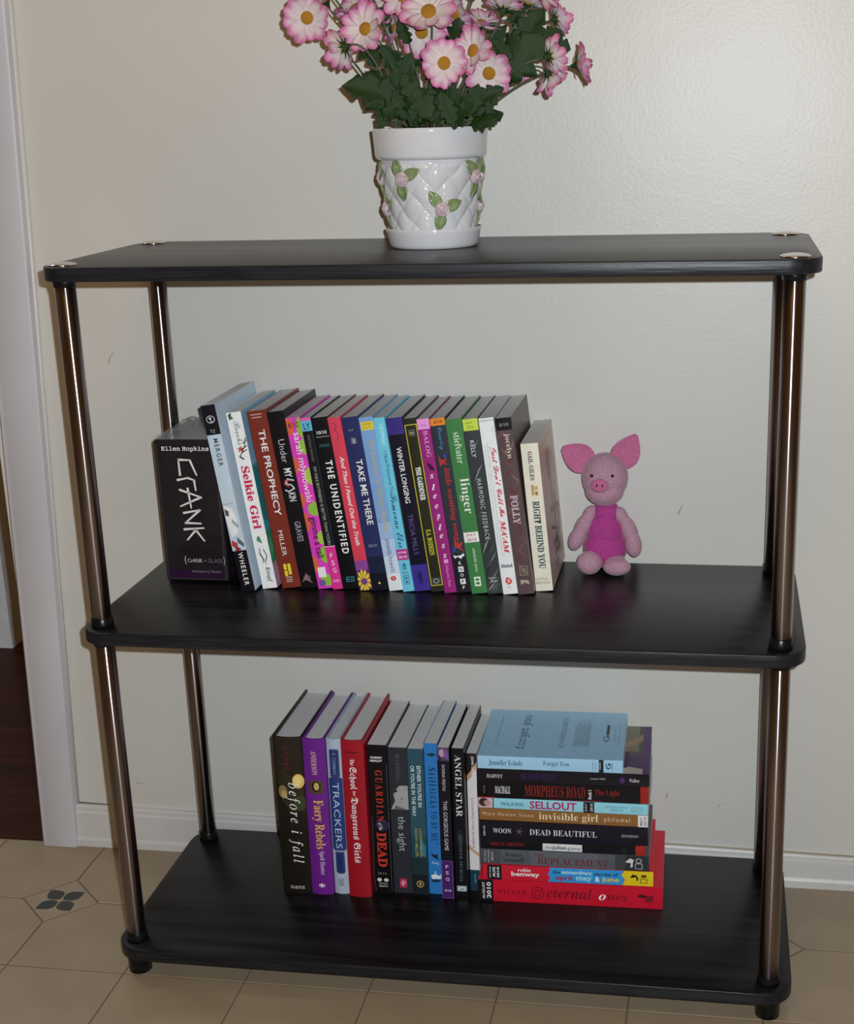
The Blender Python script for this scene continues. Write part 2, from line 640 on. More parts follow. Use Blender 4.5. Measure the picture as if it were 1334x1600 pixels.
for px in (0.0, PX):
    for py in (0.0, PD):
        lx, ly = px - Uo.x, py - Uo.y
        for si in (0, 1):
            me, z0, h = pole_me[si]
            p = link_mesh('pole', me, unit, (lx, ly, z0))
            link_mesh('collar', col_me, p, (0, 0, 0.0))
            link_mesh('collar', col_me, p, (0, 0, h), (PI, 0, 0)).scale = (1, 1, 0.62)
        link_mesh('end_cap', cap_me, unit, (lx, ly, LEV[2]))
        link_mesh('foot', ft_me, unit, (lx, ly, 0))

# ------------------------------------------------------------------ books
MATH = {'S': (0x1D400, 0x1D41A, 0x1D7CE), 'I': (0x1D434, 0x1D44E, None), 'J': (0x1D468, 0x1D482, None), 'C': (0x1D4D0, 0x1D4EA, None),
        'F': (0x1D56C, 0x1D586, None), 'M': (0x1D670, 0x1D68A, None)}


def styled(s, style):
    for k in style:
        if k in MATH:
            A, a, d = MATH[k]
            out = ''
            for ch in s:
                if 'A' <= ch <= 'Z':
                    out += chr(A + ord(ch) - 65)
                elif 'a' <= ch <= 'z':
                    out += '\u210e' if (k == 'I' and ch == 'h') else chr(a + ord(ch) - 97)
                elif d and '0' <= ch <= '9':
                    out += chr(d + ord(ch) - 48)
                else:
                    out += ch
            return out
    return s


TEXT_JOBS = []      # (temp object, book object, face, box, colour, style, part name)
TMPC = bpy.data.collections.new('temp_text')
COL.children.link(TMPC)
PART = {'t': 'title_lettering', 'a': 'author_lettering', 'p': 'publisher_lettering', 'd': 'date_lettering', 'c': 'cover_lettering'}


class Book:
    pass


def front_y(b, c):
    """y of the spine surface at fraction c of the thickness"""
    return -b.bulge * (1 - (2 * min(max(c, 0), 1) - 1) ** 2)


def flat(b, face, s, c, eps):
    return Vector((min(max(c, 0.0), 1.0), min(max(s, 0.0), 1.0), eps))


def to_surface(bm, b, face):
    """carry print built in flat (c, s, lift) space onto the spine or the cover, cutting it along the spine's facets first"""
    if face == 'spine' and b.bulge > 0.00001:
        for k in range(1, 8):
            bmesh.ops.bisect_plane(bm, geom=bm.verts[:] + bm.edges[:] + bm.faces[:], dist=1e-6, plane_co=(k / 8, 0, 0), plane_no=(1, 0, 0))
    for v in bm.verts:
        v.co = place(b, face, v.co.y, v.co.x, v.co.z)


def place(b, face, s, c, eps):
    if face == 'spine':
        return Vector((c * b.W, front_y(b, c) - eps, b.H * (1 - s)))
    return Vector((b.W + eps, c * b.D, b.H * (1 - s)))      # front cover: c runs from spine to fore edge


BOOK_N = 0


def book(label, group, loc, H, W, D, cover, rot=(0, 0, 0), kind='paper', pages=None, prints=(), texts=(), cprints=(), ctexts=(), inner=None, bulge=0.0004):
    global BOOK_N
    b = Book()
    b.H, b.W, b.D = H, W, D
    b.bulge = 0.003 if kind == 'hard' else bulge
    root = thing('book', label, 'book', loc, rot, group)
    b.root = root
    cm = ink(cover) if isinstance(cover, str) else cover
    pages = pages or M_PAGE
    N = 8
    t = 0.0025 if kind == 'hard' else 0.00035
    # cover: a U-shaped wrap (spine and two boards)
    outer = [(0.0, D)] + [(W * i / N, front_y(b, i / N)) for i in range(N + 1)] + [(W, D)]
    inn = [(t, D)] + [(t + (W - 2 * t) * i / N, front_y(b, i / N) + t * (1.0 if kind != 'hard' else 0.8)) for i in range(N + 1)] + [(W - t, D)]
    bm = bmesh.new()
    z0, z1 = 0.0, H
    lo = [[bm.verts.new((x, y, z0)) for x, y in L] for L in (outer, inn)]
    hi = [[bm.verts.new((x, y, z1)) for x, y in L] for L in (outer, inn)]
    n = len(outer)
    for i in range(n - 1):
        bm.faces.new((lo[0][i], lo[0][i + 1], hi[0][i + 1], hi[0][i])).material_index = 0
        bm.faces.new((lo[1][i + 1], lo[1][i], hi[1][i], hi[1][i + 1])).material_index = 0
        bm.faces.new((hi[0][i], hi[0][i + 1], hi[1][i + 1], hi[1][i]))
        bm.faces.new((lo[0][i + 1], lo[0][i], lo[1][i], lo[1][i + 1]))
    for k in (0, n - 1):
        bm.faces.new((lo[0][k], hi[0][k], hi[1][k], lo[1][k]))
    bmesh.ops.recalc_face_normals(bm, faces=bm.faces[:])
    o = obj('cover', bm, [cm], root)
    smooth_angle(o, 40)
    # page block
    if kind == 'hard':
        pg = box_bm(t + .0001, W - t - .0001, 0.0022, D - 0.0045, 0.0035, H - 0.0035)
    else:
        pg = box_bm(t + .0001, W - t - .0001, t + .0003, D - 0.0006, 0.0003, H - 0.0005)
    obj('page_block', pg, pages, root)
    # flat print on the spine and the front cover
    for face, plist, nm in (('spine', prints, 'spine_print'), ('cover', cprints, 'cover_print')):
        if not plist:
            continue
        bm = bmesh.new()
        mats = []
        for li, pr in enumerate(plist):
            col = pr[-1]
            if col not in mats:
                mats.append(col)
            mi = mats.index(col)
            eps = 0.00003 + 0.00033 * (li + 1) / len(plist)
            if pr[0] == 'r':
                _, s0, s1, c0, c1, _c = pr
                K = 6
                for k in range(K):
                    a, d = c0 + (c1 - c0) * k / K, c0 + (c1 - c0) * (k + 1) / K
                    vs_ = [bm.verts.new(flat(b, face, s, c, eps)) for s, c in ((s1, a), (s1, d), (s0, d), (s0, a))]
                    bm.faces.new(vs_).material_index = mi
            elif pr[0] == 'e':
                _, s, c, rs, rc, _c = pr
                vs_ = [bm.verts.new(flat(b, face, s - rs * math.sin(2 * PI * k / 20), min(max(c + rc * math.cos(2 * PI * k / 20), 0.0), 1.0), eps)) for k in range(20)]
                bm.faces.new(vs_).material_index = mi
            elif pr[0] == 'o':     # ring outline
                _, s, c, rs, rc, w, _c = pr
                A = [[bm.verts.new(flat(b, face, s - rs * q * math.sin(2 * PI * k / 24), c + rc * q * math.cos(2 * PI * k / 24), eps)) for k in range(24)] for q in (1.0, 1 - w)]
                for k in range(24):
                    j = (k + 1) % 24
                    bm.faces.new((A[0][k], A[0][j], A[1][j], A[1][k])).material_index = mi
            elif pr[0] == 'f':     # rectangular frame, w in metres
                _, s0, s1, c0, c1, w, _c = pr
                ws, wc = w / H, w / (W if face == 'spine' else D)
                for q in ((s0, s0 + ws, c0, c1), (s1 - ws, s1, c0, c1), (s0, s1, c0, c0 + wc), (s0, s1, c1 - wc, c1)):
                    bm.faces.new([bm.verts.new(flat(b, face, s, c, eps)) for s, c in ((q[1], q[2]), (q[1], q[3]), (q[0], q[3]), (q[0], q[2]))]).material_index = mi
            elif pr[0] == 'p':
                vs_ = [bm.verts.new(flat(b, face, s, min(max(c, 0.0), 1.0), eps)) for s, c in pr[1]]
                bm.faces.new(vs_).material_index = mi
            elif pr[0] == 'l':     # stroke, width w metres
                _, pts, w, _c = pr
                for (s0, c0), (s1, c1) in zip(pts, pts[1:]):
                    wc = W if face == 'spine' else D
                    d = Vector(((c1 - c0) * wc, (s1 - s0) * H))      # in metres
                    if d.length < 1e-7:
                        continue
                    d.normalize()
                    sx, sy = -d.y * w / 2, d.x * w / 2
                    ex, ey = d.x * w * 0.3, d.y * w * 0.3
                    q = ((c0 * wc - ex - sx, s0 * H - ey - sy), (c1 * wc + ex - sx, s1 * H + ey - sy), (c1 * wc + ex + sx, s1 * H + ey + sy), (c0 * wc - ex + sx, s0 * H - ey + sy))
                    bm.faces.new([bm.verts.new(flat(b, face, y_ / H, x_ / wc, eps)) for x_, y_ in q]).material_index = mi
        to_surface(bm, b, face)
        out = Vector((0, -1, 0)) if face == 'spine' else Vector((1, 0, 0))
        bm.normal_update()
        for f in bm.faces:
            if f.normal.dot(out) < 0:
                f.normal_flip()
        po = obj(nm, bm, [ink(m_) if isinstance(m_, str) else m_ for m_ in mats], root)
        po['kind'] = 'stuff'      # flat printed patches, joined
    for face, tl in (('spine', texts), ('cover', ctexts)):
        for tx in tl:
            s_, s0, s1, c0, c1, col, style, kd = tx
            cu = bpy.data.curves.new('t', 'FONT')
            cu.body = styled(s_, style)
            cu.resolution_u = 2
            if 'B' in style or 'X' in style:
                cu.offset = 0.018 if 'X' not in style else (0.028 if 'B' in style else 0.014)
            if 'r' in style:
                cu.offset = -0.008
            if 'k' in style:
                cu.shear = 0.3
            if 'w' in style:
                cu.space_character = 1.35
            to = bpy.data.objects.new('t', cu)
            TMPC.objects.link(to)
            TEXT_JOBS.append((to, b, face, (s0, s1, c0, c1), col, style, kd))
    return b


def flush_text():
    bpy.context.view_layer.update()
    dg = bpy.context.evaluated_depsgraph_get()
    done = {}
    for to, b, face, (s0, s1, c0, c1), col, style, kd in TEXT_JOBS:
        me = bpy.data.meshes.new_from_object(to.evaluated_get(dg))
        if not me.vertices:
            print('EMPTY TEXT', to.data.body)
            continue
        xs = [v.co.x for v in me.vertices]
        ys_ = [v.co.y for v in me.vertices]
        xa, xb, ya, yb = min(xs), max(xs), min(ys_), max(ys_)
        horiz = 'h' in style
        fs, vs2 = [], []
        for v in me.vertices:
            u = (v.co.x - xa) / max(xb - xa, 1e-6)
            w = (v.co.y - ya) / max(yb - ya, 1e-6)
            if horiz:
                s = s1 + (s0 - s1) * w
                c = c0 + (c1 - c0) * u
            else:
                s = s0 + (s1 - s0) * u
                c = c0 + (c1 - c0) * w
            vs2.append(flat(b, face, s, c, 0.00042))
        key = (b.root.name, face, kd)
        done.setdefault(key, (b, []))[1].append((vs2, [tuple(p.vertices) for p in me.polygons], col))
        bpy.data.meshes.remove(me)
    for (rn, face, kd), (b, lst) in done.items():
        V, F, MI, cols = [], [], [], []
        for vs2, fs, col in lst:
            if col not in cols:
                cols.append(col)
            o0 = len(V)
            V += [tuple(v) for v in vs2]
            F += [tuple(i + o0 for i in f) for f in fs]
            MI += [cols.index(col)] * len(fs)
        nm = PART['c'] if face == 'cover' else PART[kd]
        me = bpy.data.meshes.new(nm)
        me.from_pydata(V, [], F)
        me.polygons.foreach_set('material_index', MI)
        bm = bmesh.new()
        bm.from_mesh(me)
        to_surface(bm, b, face)
        bm.normal_update()
        bm.to_mesh(me)
        bm.free()
        for c in cols:
            me.materials.append(ink(c))
        me.update()
        out = Vector((0, -1, 0)) if face == 'spine' else Vector((1, 0, 0))
        bad = [p for p in me.polygons if p.normal.dot(out) < 0]
        if len(bad) > len(me.polygons) / 2:
            me.flip_normals()
        link_mesh(nm, me, b.root)
    for j in TEXT_JOBS:
        cu = j[0].data
        bpy.data.objects.remove(j[0])
        bpy.data.curves.remove(cu)
    bpy.data.collections.remove(TMPC)


# ---- middle shelf: leaning row. x, front y, height, lean in degrees are read off the shelf
ZM = LEV[1] + 0.0002
MID = 'books leaning in a row on the middle shelf'
BOT = 'books standing in a row on the bottom shelf'
STK = 'books lying in a stack on the bottom shelf'
xs_mid = [0.1225, 0.1450, 0.1690, 0.1930, 0.2140, 0.2322, 0.2452, 0.2660, 0.2820, 0.3025, 0.3198, 0.3340, 0.3540, 0.3710, 0.3860, 0.4040, 0.4235, 0.4418, 0.4597, 0.4790, 0.4999]
lean_mid = [8.0, 7.7, 7.5, 7.5, 7.5, 7.5, 7.5, 7.5, 7.4, 7.4, 7.3, 7.2, 7.1, 7.1, 7.1, 6.9, 6.8, 6.6, 6.3, 5.0]


def mid(i, label, y, H, cover, **k):
    a = lean_mid[i]
    W = (xs_mid[i + 1] - xs_mid[i]) * math.cos(R(a)) - 0.0003
    if i == 0:
        W = 0.0175
    if i == 1:
        W = 0.0185
    return book(label, MID, (xs_mid[i], y, ZM), H, W, k.pop('D', 0.1385), cover, rot=(0, -R(a), 0), **k)


rb = random.Random(3)
mid(0, 'tall pale blue paperback with black spine ends, first leaning against the black boxed set', 0.131, 0.2315, '#a9b9c6',
    prints=[('r', 0, .155, 0, 1, '#17151c'), ('r', .775, 1, 0, 1, '#131118'), ('o', .075, .5, .02, .30, .16, '#b9bdc4'), ('e', .07, .48, .006, .09, '#c8ccd2'), ('e', .085, .52, .005, .08, '#9fa5ad'),
            ('r', .52, .522, 0, .8, '#5b646c'), ('p', [(.53, .1), (.545, .6), (.60, .8), (.68, .7), (.70, .2), (.6, .05)], '#d2d6da'), ('p', [(.545, .08), (.56, .35), (.59, .3), (.58, .06)], '#4a5258'),
            ('p', [(.60, .45), (.64, .85), (.655, .75), (.62, .4)], '#8d979e'), ('p', [(.70, .55), (.74, .95), (.76, .9), (.73, .5)], '#4d5a66'), ('p', [(.715, .1), (.735, .5), (.765, .35), (.745, .05)], '#a23a34'), ('p', [(.745, .35), (.77, .7), (.78, .2)], '#7d2a2a')],
    texts=[('MERGER', .175, .32, .38, .72, '#3a434c', 'Bw', 't'), ('WHEELER', .785, .965, .36, .70, '#d8d8dc', 'Xw', 'a'), ('2!', .125, .145, .35, .65, '#8f9197', '', 'p')], D=0.150)
mid(1, 'white paperback with crimson serif title and teal cover, second in the leaning row', 0.145, 0.2200, '#d2d7de',
    prints=[('p', [(.012, .1), (.0, .35), (.03, .30), (.045, .15)], '#3f4f3c'), ('p', [(.02, .3), (.035, .45), (.04, .25)], '#4b5c46'),
            ('p', [(.185, .5), (.198, .60), (.196, .78), (.207, .64), (.222, .70), (.214, .50), (.222, .32), (.205, .38), (.196, .22), (.198, .42)], '#b2443f'),
            ('l', [(.145, .95), (.19, .80), (.245, .35)], .0012, '#2f4438'), ('l', [(.16, .98), (.175, .70)], .0012, '#2f4438'), ('l', [(.19, .95), (.205, .60)], .0012, '#2f4438'), ('l', [(.21, .9), (.225, .55)], .0012, '#2f4438'), ('l', [(.245, .35), (.26, .55)], .002, '#2b3d33'),
            ('e', .715, .42, .016, .14, '#4d8a5e'), ('l', [(.70, .45), (.735, .55)], .002, '#3c7350'),
            ('l', [(.765, .35), (.80, .30), (.83, .45), (.85, .40)], .0010, '#4b5550'), ('l', [(.775, .6), (.81, .75), (.84, .62)], .0011, '#2f3a36'), ('l', [(.79, .3), (.86, .62)], .0009, '#3a4541')],
    texts=[('Brooks', .05, .18, .38, .80, '#6c7478', 'C', 'a'), ('Selkie Girl', .30, .655, .25, .80, '#b0274f', 'SB', 't'), ('Knopf', .875, .965, .42, .80, '#39423f', 'J', 'p')],
    cprints=[('r', 0, 1, 0, 1, '#7fa9c4'), ('r', .30, .72, 0, 1, '#3f97a4'), ('p', [(.3, .0), (.36, .3), (.42, .1), (.5, .5), (.45, .9), (.62, 1), (.7, .3), (.6, 0)], '#2f7f86'), ('r', .68, .86, 0, 1, '#3a8a68'), ('r', .86, 1, 0, 1, '#a7869a'), ('p', [(.7, .05), (.78, .1), (.84, .02)], '#5fae74'), ('p', [(.87, .02), (.92, .2), (.98, .04)], '#c08aa6')])
mid(2, 'rust-red paperback with tall white capitals and yellow blocks near the foot, leaning', 0.149, 0.2210, '#6d2c22',
    prints=[('r', .018, .024, .15, .75, '#a98d84'), ('r', .034, .040, .2, .7, '#a98d84'), ('r', .862, .895, .28, .44, '#cdbb2c'), ('r', .862, .925, .50, .66, '#cdbb2c'), ('r', .90, .932, .28, .44, '#cdbb2c'), ('r', .935, .942, .3, .64, '#9d8c88'), ('r', .948, .955, .3, .64, '#9d8c88'), ('r', .960, .967, .3, .64, '#9d8c88')],
    texts=[('THE PROPHECY', .105, .585, .40, .74, '#dedad6', 'X', 't'), ('MILLER', .67, .815, .36, .60, '#cfc8c4', '', 'a')])
mid(3, 'black paperback with gothic pale lettering and one red-swirled capital, leaning', 0.150, 0.2200, '#121014',
    prints=[('l', [(.385, .80), (.375, .45), (.40, .30), (.41, .62), (.43, .75), (.445, .40), (.435, .2)], .0018, '#b0b0b4'), ('l', [(.385, .62), (.38, .30), (.40, .22), (.42, .45)], .0014, '#a23436'), ('e', .94, .45, .017, .22, '#58424a'), ('p', [(.91, .45), (.94, .55), (.975, .75), (.95, .35), (.965, .1), (.935, .3)], '#7a6068')],
    texts=[('Under', .155, .285, .34, .72, '#b9b9bd', 'r', 't'), ('MY', .315, .365, .34, .78, '#cfcfd2', 'X', 't'), ('KIN', .452, .50, .34, .76, '#c2c2c6', 'X', 't'), ('GRAVES', .615, .73, .34, .70, '#9c9ca2', '', 'a')])
gp = [('r', 0, 1, 0, 1, '#c23ba6')]
for s, c, rs, rc, q in ((.05, .0, .05, .5, '#c2593f'), (.06, 1, .06, .35, '#7fa83c'), (.17, 1, .045, .45, '#7fa83c'), (.27, 0, .05, .35, '#c2593f'), (.34, 1, .05, .42, '#8fae3e'), (.47, .0, .04, .3, '#c2593f'), (.53, .85, .04, .5, '#7fa83c'), (.60, .0, .055, .38, '#c2593f'), (.70, .95, .04, .35, '#8fae3e'), (.80, 1, .05, .45, '#7fa83c'), (.85, 0, .05, .35, '#c2593f'), (.95, .75, .035, .45, '#7fa83c'), (.965, .35, .02, .25, '#6c4a8a')):
    gp.append(('e', s, c, rs, rc, q))
mid(4, 'magenta paperback spotted green and orange with a white square near the foot, leaning', 0.150, 0.2130, '#c23ba6',
    prints=gp + [('r', .872, .932, .20, .75, '#d9cfd8')],
    texts=[('4/10', .025, .062, .08, .85, '#3c1a34', 'h', 'd'), ('sarah mlynowski', .085, .485, .22, .84, '#e6d7e4', '', 'a'), ('gimme a call', .575, .815, .20, .84, '#3d1238', 'X', 't')])
mid(5, 'thin black paperback with a pink band of stacked letters at the foot, leaning', 0.150, 0.2130, '#17131a',
    prints=[('r', 0, .018, 0, 1, '#c65aa0'), ('r', .018, .075, 0, 1, '#58a3bf'), ('r', .745, 1, 0, 1, '#c62f84'), ('r', .742, .747, 0, 1, '#d7a8c4'), ('r', .08, .74, .9, 1, '#0d2a34')],
    texts=[('LY', .03, .066, .2, .85, '#17303c', 'Xh', 'd'), ('KRISTINA SPRINGER', .10, .25, .40, .62, '#6d6a5a', '', 'a'), ('MY FAKE BOYFRIEND IS BETTER THAN YOURS', .28, .735, .36, .66, '#93a08c', '', 't'),
           ('F', .785, .812, .36, .62, '#e6d3de', 'h', 'p'), ('S', .828, .858, .36, .66, '#e6d3de', 'h', 'p'), ('G', .872, .902, .36, .70, '#e6d3de', 'h', 'p'), ('5/10', .942, .958, .2, .75, '#e6d3de', 'h', 'd')])
mid(6, 'black paperback with large white capitals and a teal rounded logo at the foot, leaning', 0.151, 0.2130, '#100f13',
    prints=[('r', .108, .111, .1, .9, '#9a9aa0'), ('f', .928, .957, .28, .78, .0007, '#3f8f96'), ('e', .9425, .42, .004, .06, '#3f8f96'), ('e', .9425, .62, .004, .06, '#3f8f96')],
    texts=[('10/10', .075, .095, .18, .78, '#c9c9cc', 'Xh', 'd'), ('MARIZ', .150, .168, .22, .80, '#35696c', 'h', 'a'), ('THE UNIDENTIFIED', .245, .79, .36, .78, '#d4d4d6', 'XBw', 't')])
mid(7, 'coral-red paperback with handwritten white title and a yellow flower at the foot, leaning', 0.148, 0.2140, '#c03c4e',
    prints=[('r', .825, .88, 0, 1, '#7c3f86'), ('r', .88, 1, 0, 1, '#57305f'), ('l', [(.03, .35), (.05, .6), (.07, .4), (.10, .65), (.13, .45)], .0010, '#7a2d55')] +
           [('p', [(.945, .5), (.945 - .055 * math.sin(a) - .012 * math.cos(a), .5 + .46 * math.cos(a) - .1 * math.sin(a)), (.945 - .072 * math.sin(a), .5 + .6 * math.cos(a)), (.945 - .055 * math.sin(a) + .012 * math.cos(a), .5 + .46 * math.cos(a) + .1 * math.sin(a))], '#d6b62a') for a in [2 * PI * q / 11 for q in range(11)]] + [('e', .948, .5, .02, .26, '#6a3a72')],
    texts=[('And Then I Found Out the Truth', .22, .735, .40, .74, '#e3d6d6', 'kB', 't')])
mid(8, 'navy paperback with white drawn capitals, between the coral and steel-blue books, leaning', 0.149, 0.2140, '#242a54',
    prints=[('r', .80, 1, 0, 1, '#1b2038'), ('r', .90, 1, 0, 1, '#15161f'), ('e', .958, .5, .006, .07, '#d9b84a'), ('f', .118, .150, .36, .66, .0006, '#7c7f90'), ('r', .122, .146, .44, .60, '#8f8f98'), ('r', .2, .2005, .4, .5, '#242a54')],
    texts=[('TAKE ME THERE', .24, .615, .42, .80, '#d8dae2', 'X', 't'), ('DEAN', .728, .745, .25, .78, '#83838c', 'Sh', 'a'), ('7/10', .068, .078, .3, .6, '#9295a6', 'h', 'd')])
mid(9, 'steel-blue paperback fading to white with gold script and a yellow sticker, leaning', 0.150, 0.2140, '#6f91bd',
    prints=[('r', .60, 1, 0, 1, '#8ba3c6'), ('r', .70, 1, 0, 1, '#9fb1cd'), ('r', .80, 1, 0, 1, '#b5c0d6'), ('r', .90, 1, 0, 1, '#c6cedd'), ('r', .025, .072, .08, .98, '#cbb33c'), ('e', .928, .45, .014, .2, '#b4363c'), ('l', [(.92, .42), (.935, .48)], .0008, '#e0d8d8')],
    texts=[('SUMMER', .033, .045, .2, .85, '#6a5a18', 'h', 'd'), ('JUNE 2010', .053, .064, .2, .85, '#6a5a18', 'h', 'd'), ('The Summer of Skinny Dipping', .125, .655, .34, .80, '#a39a5c', 'J', 't'), ('amanda howells', .695, .895, .36, .70, '#4a5468', '', 'a')])
mid(10, 'bright cyan paperback with navy script title and magenta date block, leaning', 0.148, 0.2140, '#64b0c8',
    prints=[('r', .752, .815, 0, 1, '#a12c7c'), ('p', [(.83, .5), (.845, .64), (.87, .66), (.87, .34), (.845, .36)], '#2b5a78'), ('r', .85, .865, .44, .56, '#64b0c8'), ('f', .905, .957, .26, .74, .0007, '#235472'), ('e', .921, .5, .007, .1, '#235472'), ('e', .942, .5, .007, .1, '#235472')],
    texts=[('NEWMAN', .035, .155, .42, .78, '#a4d3de', '', 'a'), ('I Now Pronounce You', .19, .43, .42, .76, '#1f4262', '', 't'), ('Someone Else', .43, .745, .32, .88, '#1e3a6c', 'C', 't'), ('JUNE', .764, .780, .12, .88, '#e6d4e0', 'Xh', 'd'), ('2010', .788, .804, .12, .88, '#e6d4e0', 'Xh', 'd'), ('AAL', .880, .897, .2, .8, '#2b5a78', 'h', 'p')])
mid(11, 'near-black paperback with purple bands at head and foot and white title, leaning', 0.151, 0.2130, '#131220',
    prints=[('r', 0, .095, 0, 1, '#332a6e'), ('r', .845, 1, 0, 1, '#3a2c80'), ('p', [(.88, .4), (.90, .62), (.95, .58), (.96, .4), (.92, .3)], '#271e5a')],
    texts=[('WINTER LONGING', .165, .485, .34, .66, '#d8d8de', 'X', 't'), ('TRICIA MILLS', .55, .785, .34, .64, '#5c4c84', '', 'a')])
mid(12, 'dark olive paperback with a thin yellow frame round its spine, leaning', 0.150, 0.2130, '#25261b',
    prints=[('f', .035, .965, .06, .94, .0010, '#b5ad3c'), ('f', .066, .098, .30, .70, .0004, '#8f9078'), ('r', .075, .090, .36, .64, '#77786a'), ('r', .915, .958, .12, .88, '#3a3a34'), ('o', .937, .5, .014, .22, .25, '#9a9a90')],
    texts=[('THE GARDENER', .275, .465, .34, .72, '#d6d8c8', 'SB', 't'), ('S.A. BODEEN', .635, .785, .34, .72, '#a8a63a', 'SB', 'a')])
mid(13, 'plum-pink paperback with widely spaced white italic letters and pale pink top tag, leaning', 0.147, 0.2130, '#87246c',
    prints=[('r', 0, .058, 0, 1, '#d489c4'), ('p', [(.25, .25), (.285, .45), (.295, .85), (.265, .7), (.245, .4)], '#3c1038'), ('r', .803, .825, .36, .72, '#d489c4')],
    texts=[('7/10', .030, .042, .3, .7, '#7a3a6c', 'h', 'd'), ('BALOG', .065, .215, .38, .74, '#c583b4', 'S', 'a')] +
          [(ch, .31 + .0575 * q, .31 + .0575 * q + (.034 if ch == 'l' else .024 if ch != 'p' else .034), .36, .66, '#e2cede', 'Jh', 't') for q, ch in enumerate('sleepless')] + [('Delacorte Press', .832, .965, .42, .68, '#d08abc', 'I', 'p')])
mid(14, 'dark slate paperback with red script title and an orange top sticker, leaning', 0.150, 0.2130, '#2b3038',
    prints=[('r', 0, .040, 0, 1, '#cf7a2c'), ('r', .775, 1, 0, 1, '#1d1e24'), ('e', .212, .62, .012, .12, '#2c3f86'), ('p', [(.205, .22), (.235, .36), (.225, .75), (.25, .45), (.27, .2), (.235, .2)], '#a8342e'), ('p', [(.69, .35), (.715, .62), (.705, .92), (.74, .7), (.765, .95), (.73, .3)], '#a8342e'), ('e', .745, .25, .014, .14, '#2c3f86'),
            ('p', [(.778, .1), (.785, .3), (.782, .68), (.772, .82), (.785, .9), (.795, .7), (.805, .62), (.79, .4), (.80, .2), (.79, .15)], '#d4d4d4'), ('r', .848, .880, .32, .68, '#d4d4d4'), ('r', .920, .952, .32, .68, '#d4d4d4')],
    texts=[('6/10', .010, .028, .25, .8, '#4a2a10', 'Xh', 'd'), ('Crowley', .05, .175, .30, .72, '#3d7f9c', 'C', 'a'), ('a little wanting song', .235, .70, .34, .80, '#b02c2a', 'J', 't'),
           ('K', .817, .838, .40, .60, '#d8d8d8', 'Xh', 'p'), ('N', .854, .874, .40, .60, '#1d1e24', 'Xh', 'p'), ('O', .889, .908, .38, .62, '#d8d8d8', 'Xh', 'p'), ('P', .926, .946, .42, .60, '#1d1e24', 'Xh', 'p'), ('F', .962, .980, .42, .58, '#d8d8d8', 'Xh', 'p')])
mid(15, 'grass-green paperback with a white date label two thirds down the spine, leaning', 0.147, 0.2130, '#3a7040',
    prints=[('r', .642, .700, .05, .97, '#d8d8d8'), ('e', .372, .58, .007, .07, '#b0413a'), ('r', .902, .957, .28, .68, '#c9d6ca'), ('r', .912, .925, .36, .60, '#3a7040'), ('r', .933, .947, .36, .60, '#3a7040')],
    texts=[('stiefvater', .075, .25, .36, .80, '#b9cfb6', 'Sr', 'a'), ('linger', .335, .535, .20, .90, '#dfe6de', 'Sr', 't'), ('JULY', .650, .668, .22, .82, '#8a3038', 'Xh', 'd'), ('2010', .676, .694, .22, .82, '#8a3038', 'Xh', 'd'), ('scholastic press', .735, .872, .40, .66, '#a6c2a6', 'S', 'p')])
hp = [('r', .065, 1, 0, 1, '#33373a')]
for q in range(26):
    s = .09 + .89 * rb.random()
    c = rb.random() * .8
    g = rb.choice(['#5a5f61', '#464b4d', '#757b7c', '#2a2d30', '#25282a', '#44502f', '#848a8a'])
    L = .02 + .03 * rb.random()
    hp.append(('p', [(s + L, c - .25), (s + L * .3, c + .05), (s - L, c + .45), (s - L * .3, c + .12)], g))
mid(16, 'grey streaked paperback with a lime date sticker on top, leaning', 0.148, 0.2130, '#33373a',
    prints=hp + [('r', 0, .065, 0, 1, '#b0c048')],
    texts=[('June', .014, .030, .22, .62, '#4c5420', 'h', 'd'), ('2010', .038, .054, .25, .65, '#4c5420', 'h', 'd'), ('KELLY', .12, .215, .30, .58, '#bfc2c2', '', 'a'), ('HARMONIC FEEDBACK', .335, .685, .36, .68, '#b4b8b8', 'w', 't'), ('Henry', .902, .915, .2, .74, '#a9adad', 'Sh', 'p'), ('Holt', .920, .933, .3, .74, '#a9adad', 'Sh', 'p')])
mid(17, 'white paperback with red script title and a red round logo at the foot, leaning', 0.148, 0.2140, '#cdd0dc',
    prints=[('r', .012, .016, 0, 1, '#8c8a88'), ('o', .065, .95, .015, .16, .2, '#a39a86'), ('p', [(.90, .4), (.91, .66), (.925, .74), (.94, .64), (.945, .4), (.93, .26), (.912, .3)], '#b6453c'), ('l', [(.912, .62), (.918, .4), (.926, .6), (.934, .38)], .0008, '#dcc8c8')],
    texts=[("Just Don't Call Me", .155, .555, .42, .94, '#b04148', 'CB', 't'), ("MA'AM", .575, .765, .48, .84, '#b23c3c', 'JB', 't'), ('HOW I DITCHED THE SOUTH, FORGOT MY MANNERS, AND MANAGED TO', .14, .775, .28, .40, '#8a8c96', '', 't'), ('SURVIVE MY TWENTIES WITH MY DIGNITY STILL INTACT', .15, .72, .12, .23, '#9a9ca6', '', 't'), ('Mitchell', .825, .845, .1, .9, '#2a2a30', 'SBh', 'a'), ('SEAL', .955, .963, .3, .65, '#9a5a58', 'h', 'p')])
fp = [('r', 0, 1, 0, 1, '#4f4042')]
for q in range(22):
    s = .09 + .74 * q / 21
    c = .15 + .7 * rb.random()
    d = 1 if q % 2 else -1
    fp.append(('p', [(s - .03, c - .30 * d), (s - .012, c - .05 * d), (s + .006, c + .12 * d), (s + .03, c + .34 * d), (s + .008, c - .04 * d), (s - .012, c - .2 * d)], rb.choice(['#5f2f38', '#5a353a', '#63454a', '#6a5456'])))
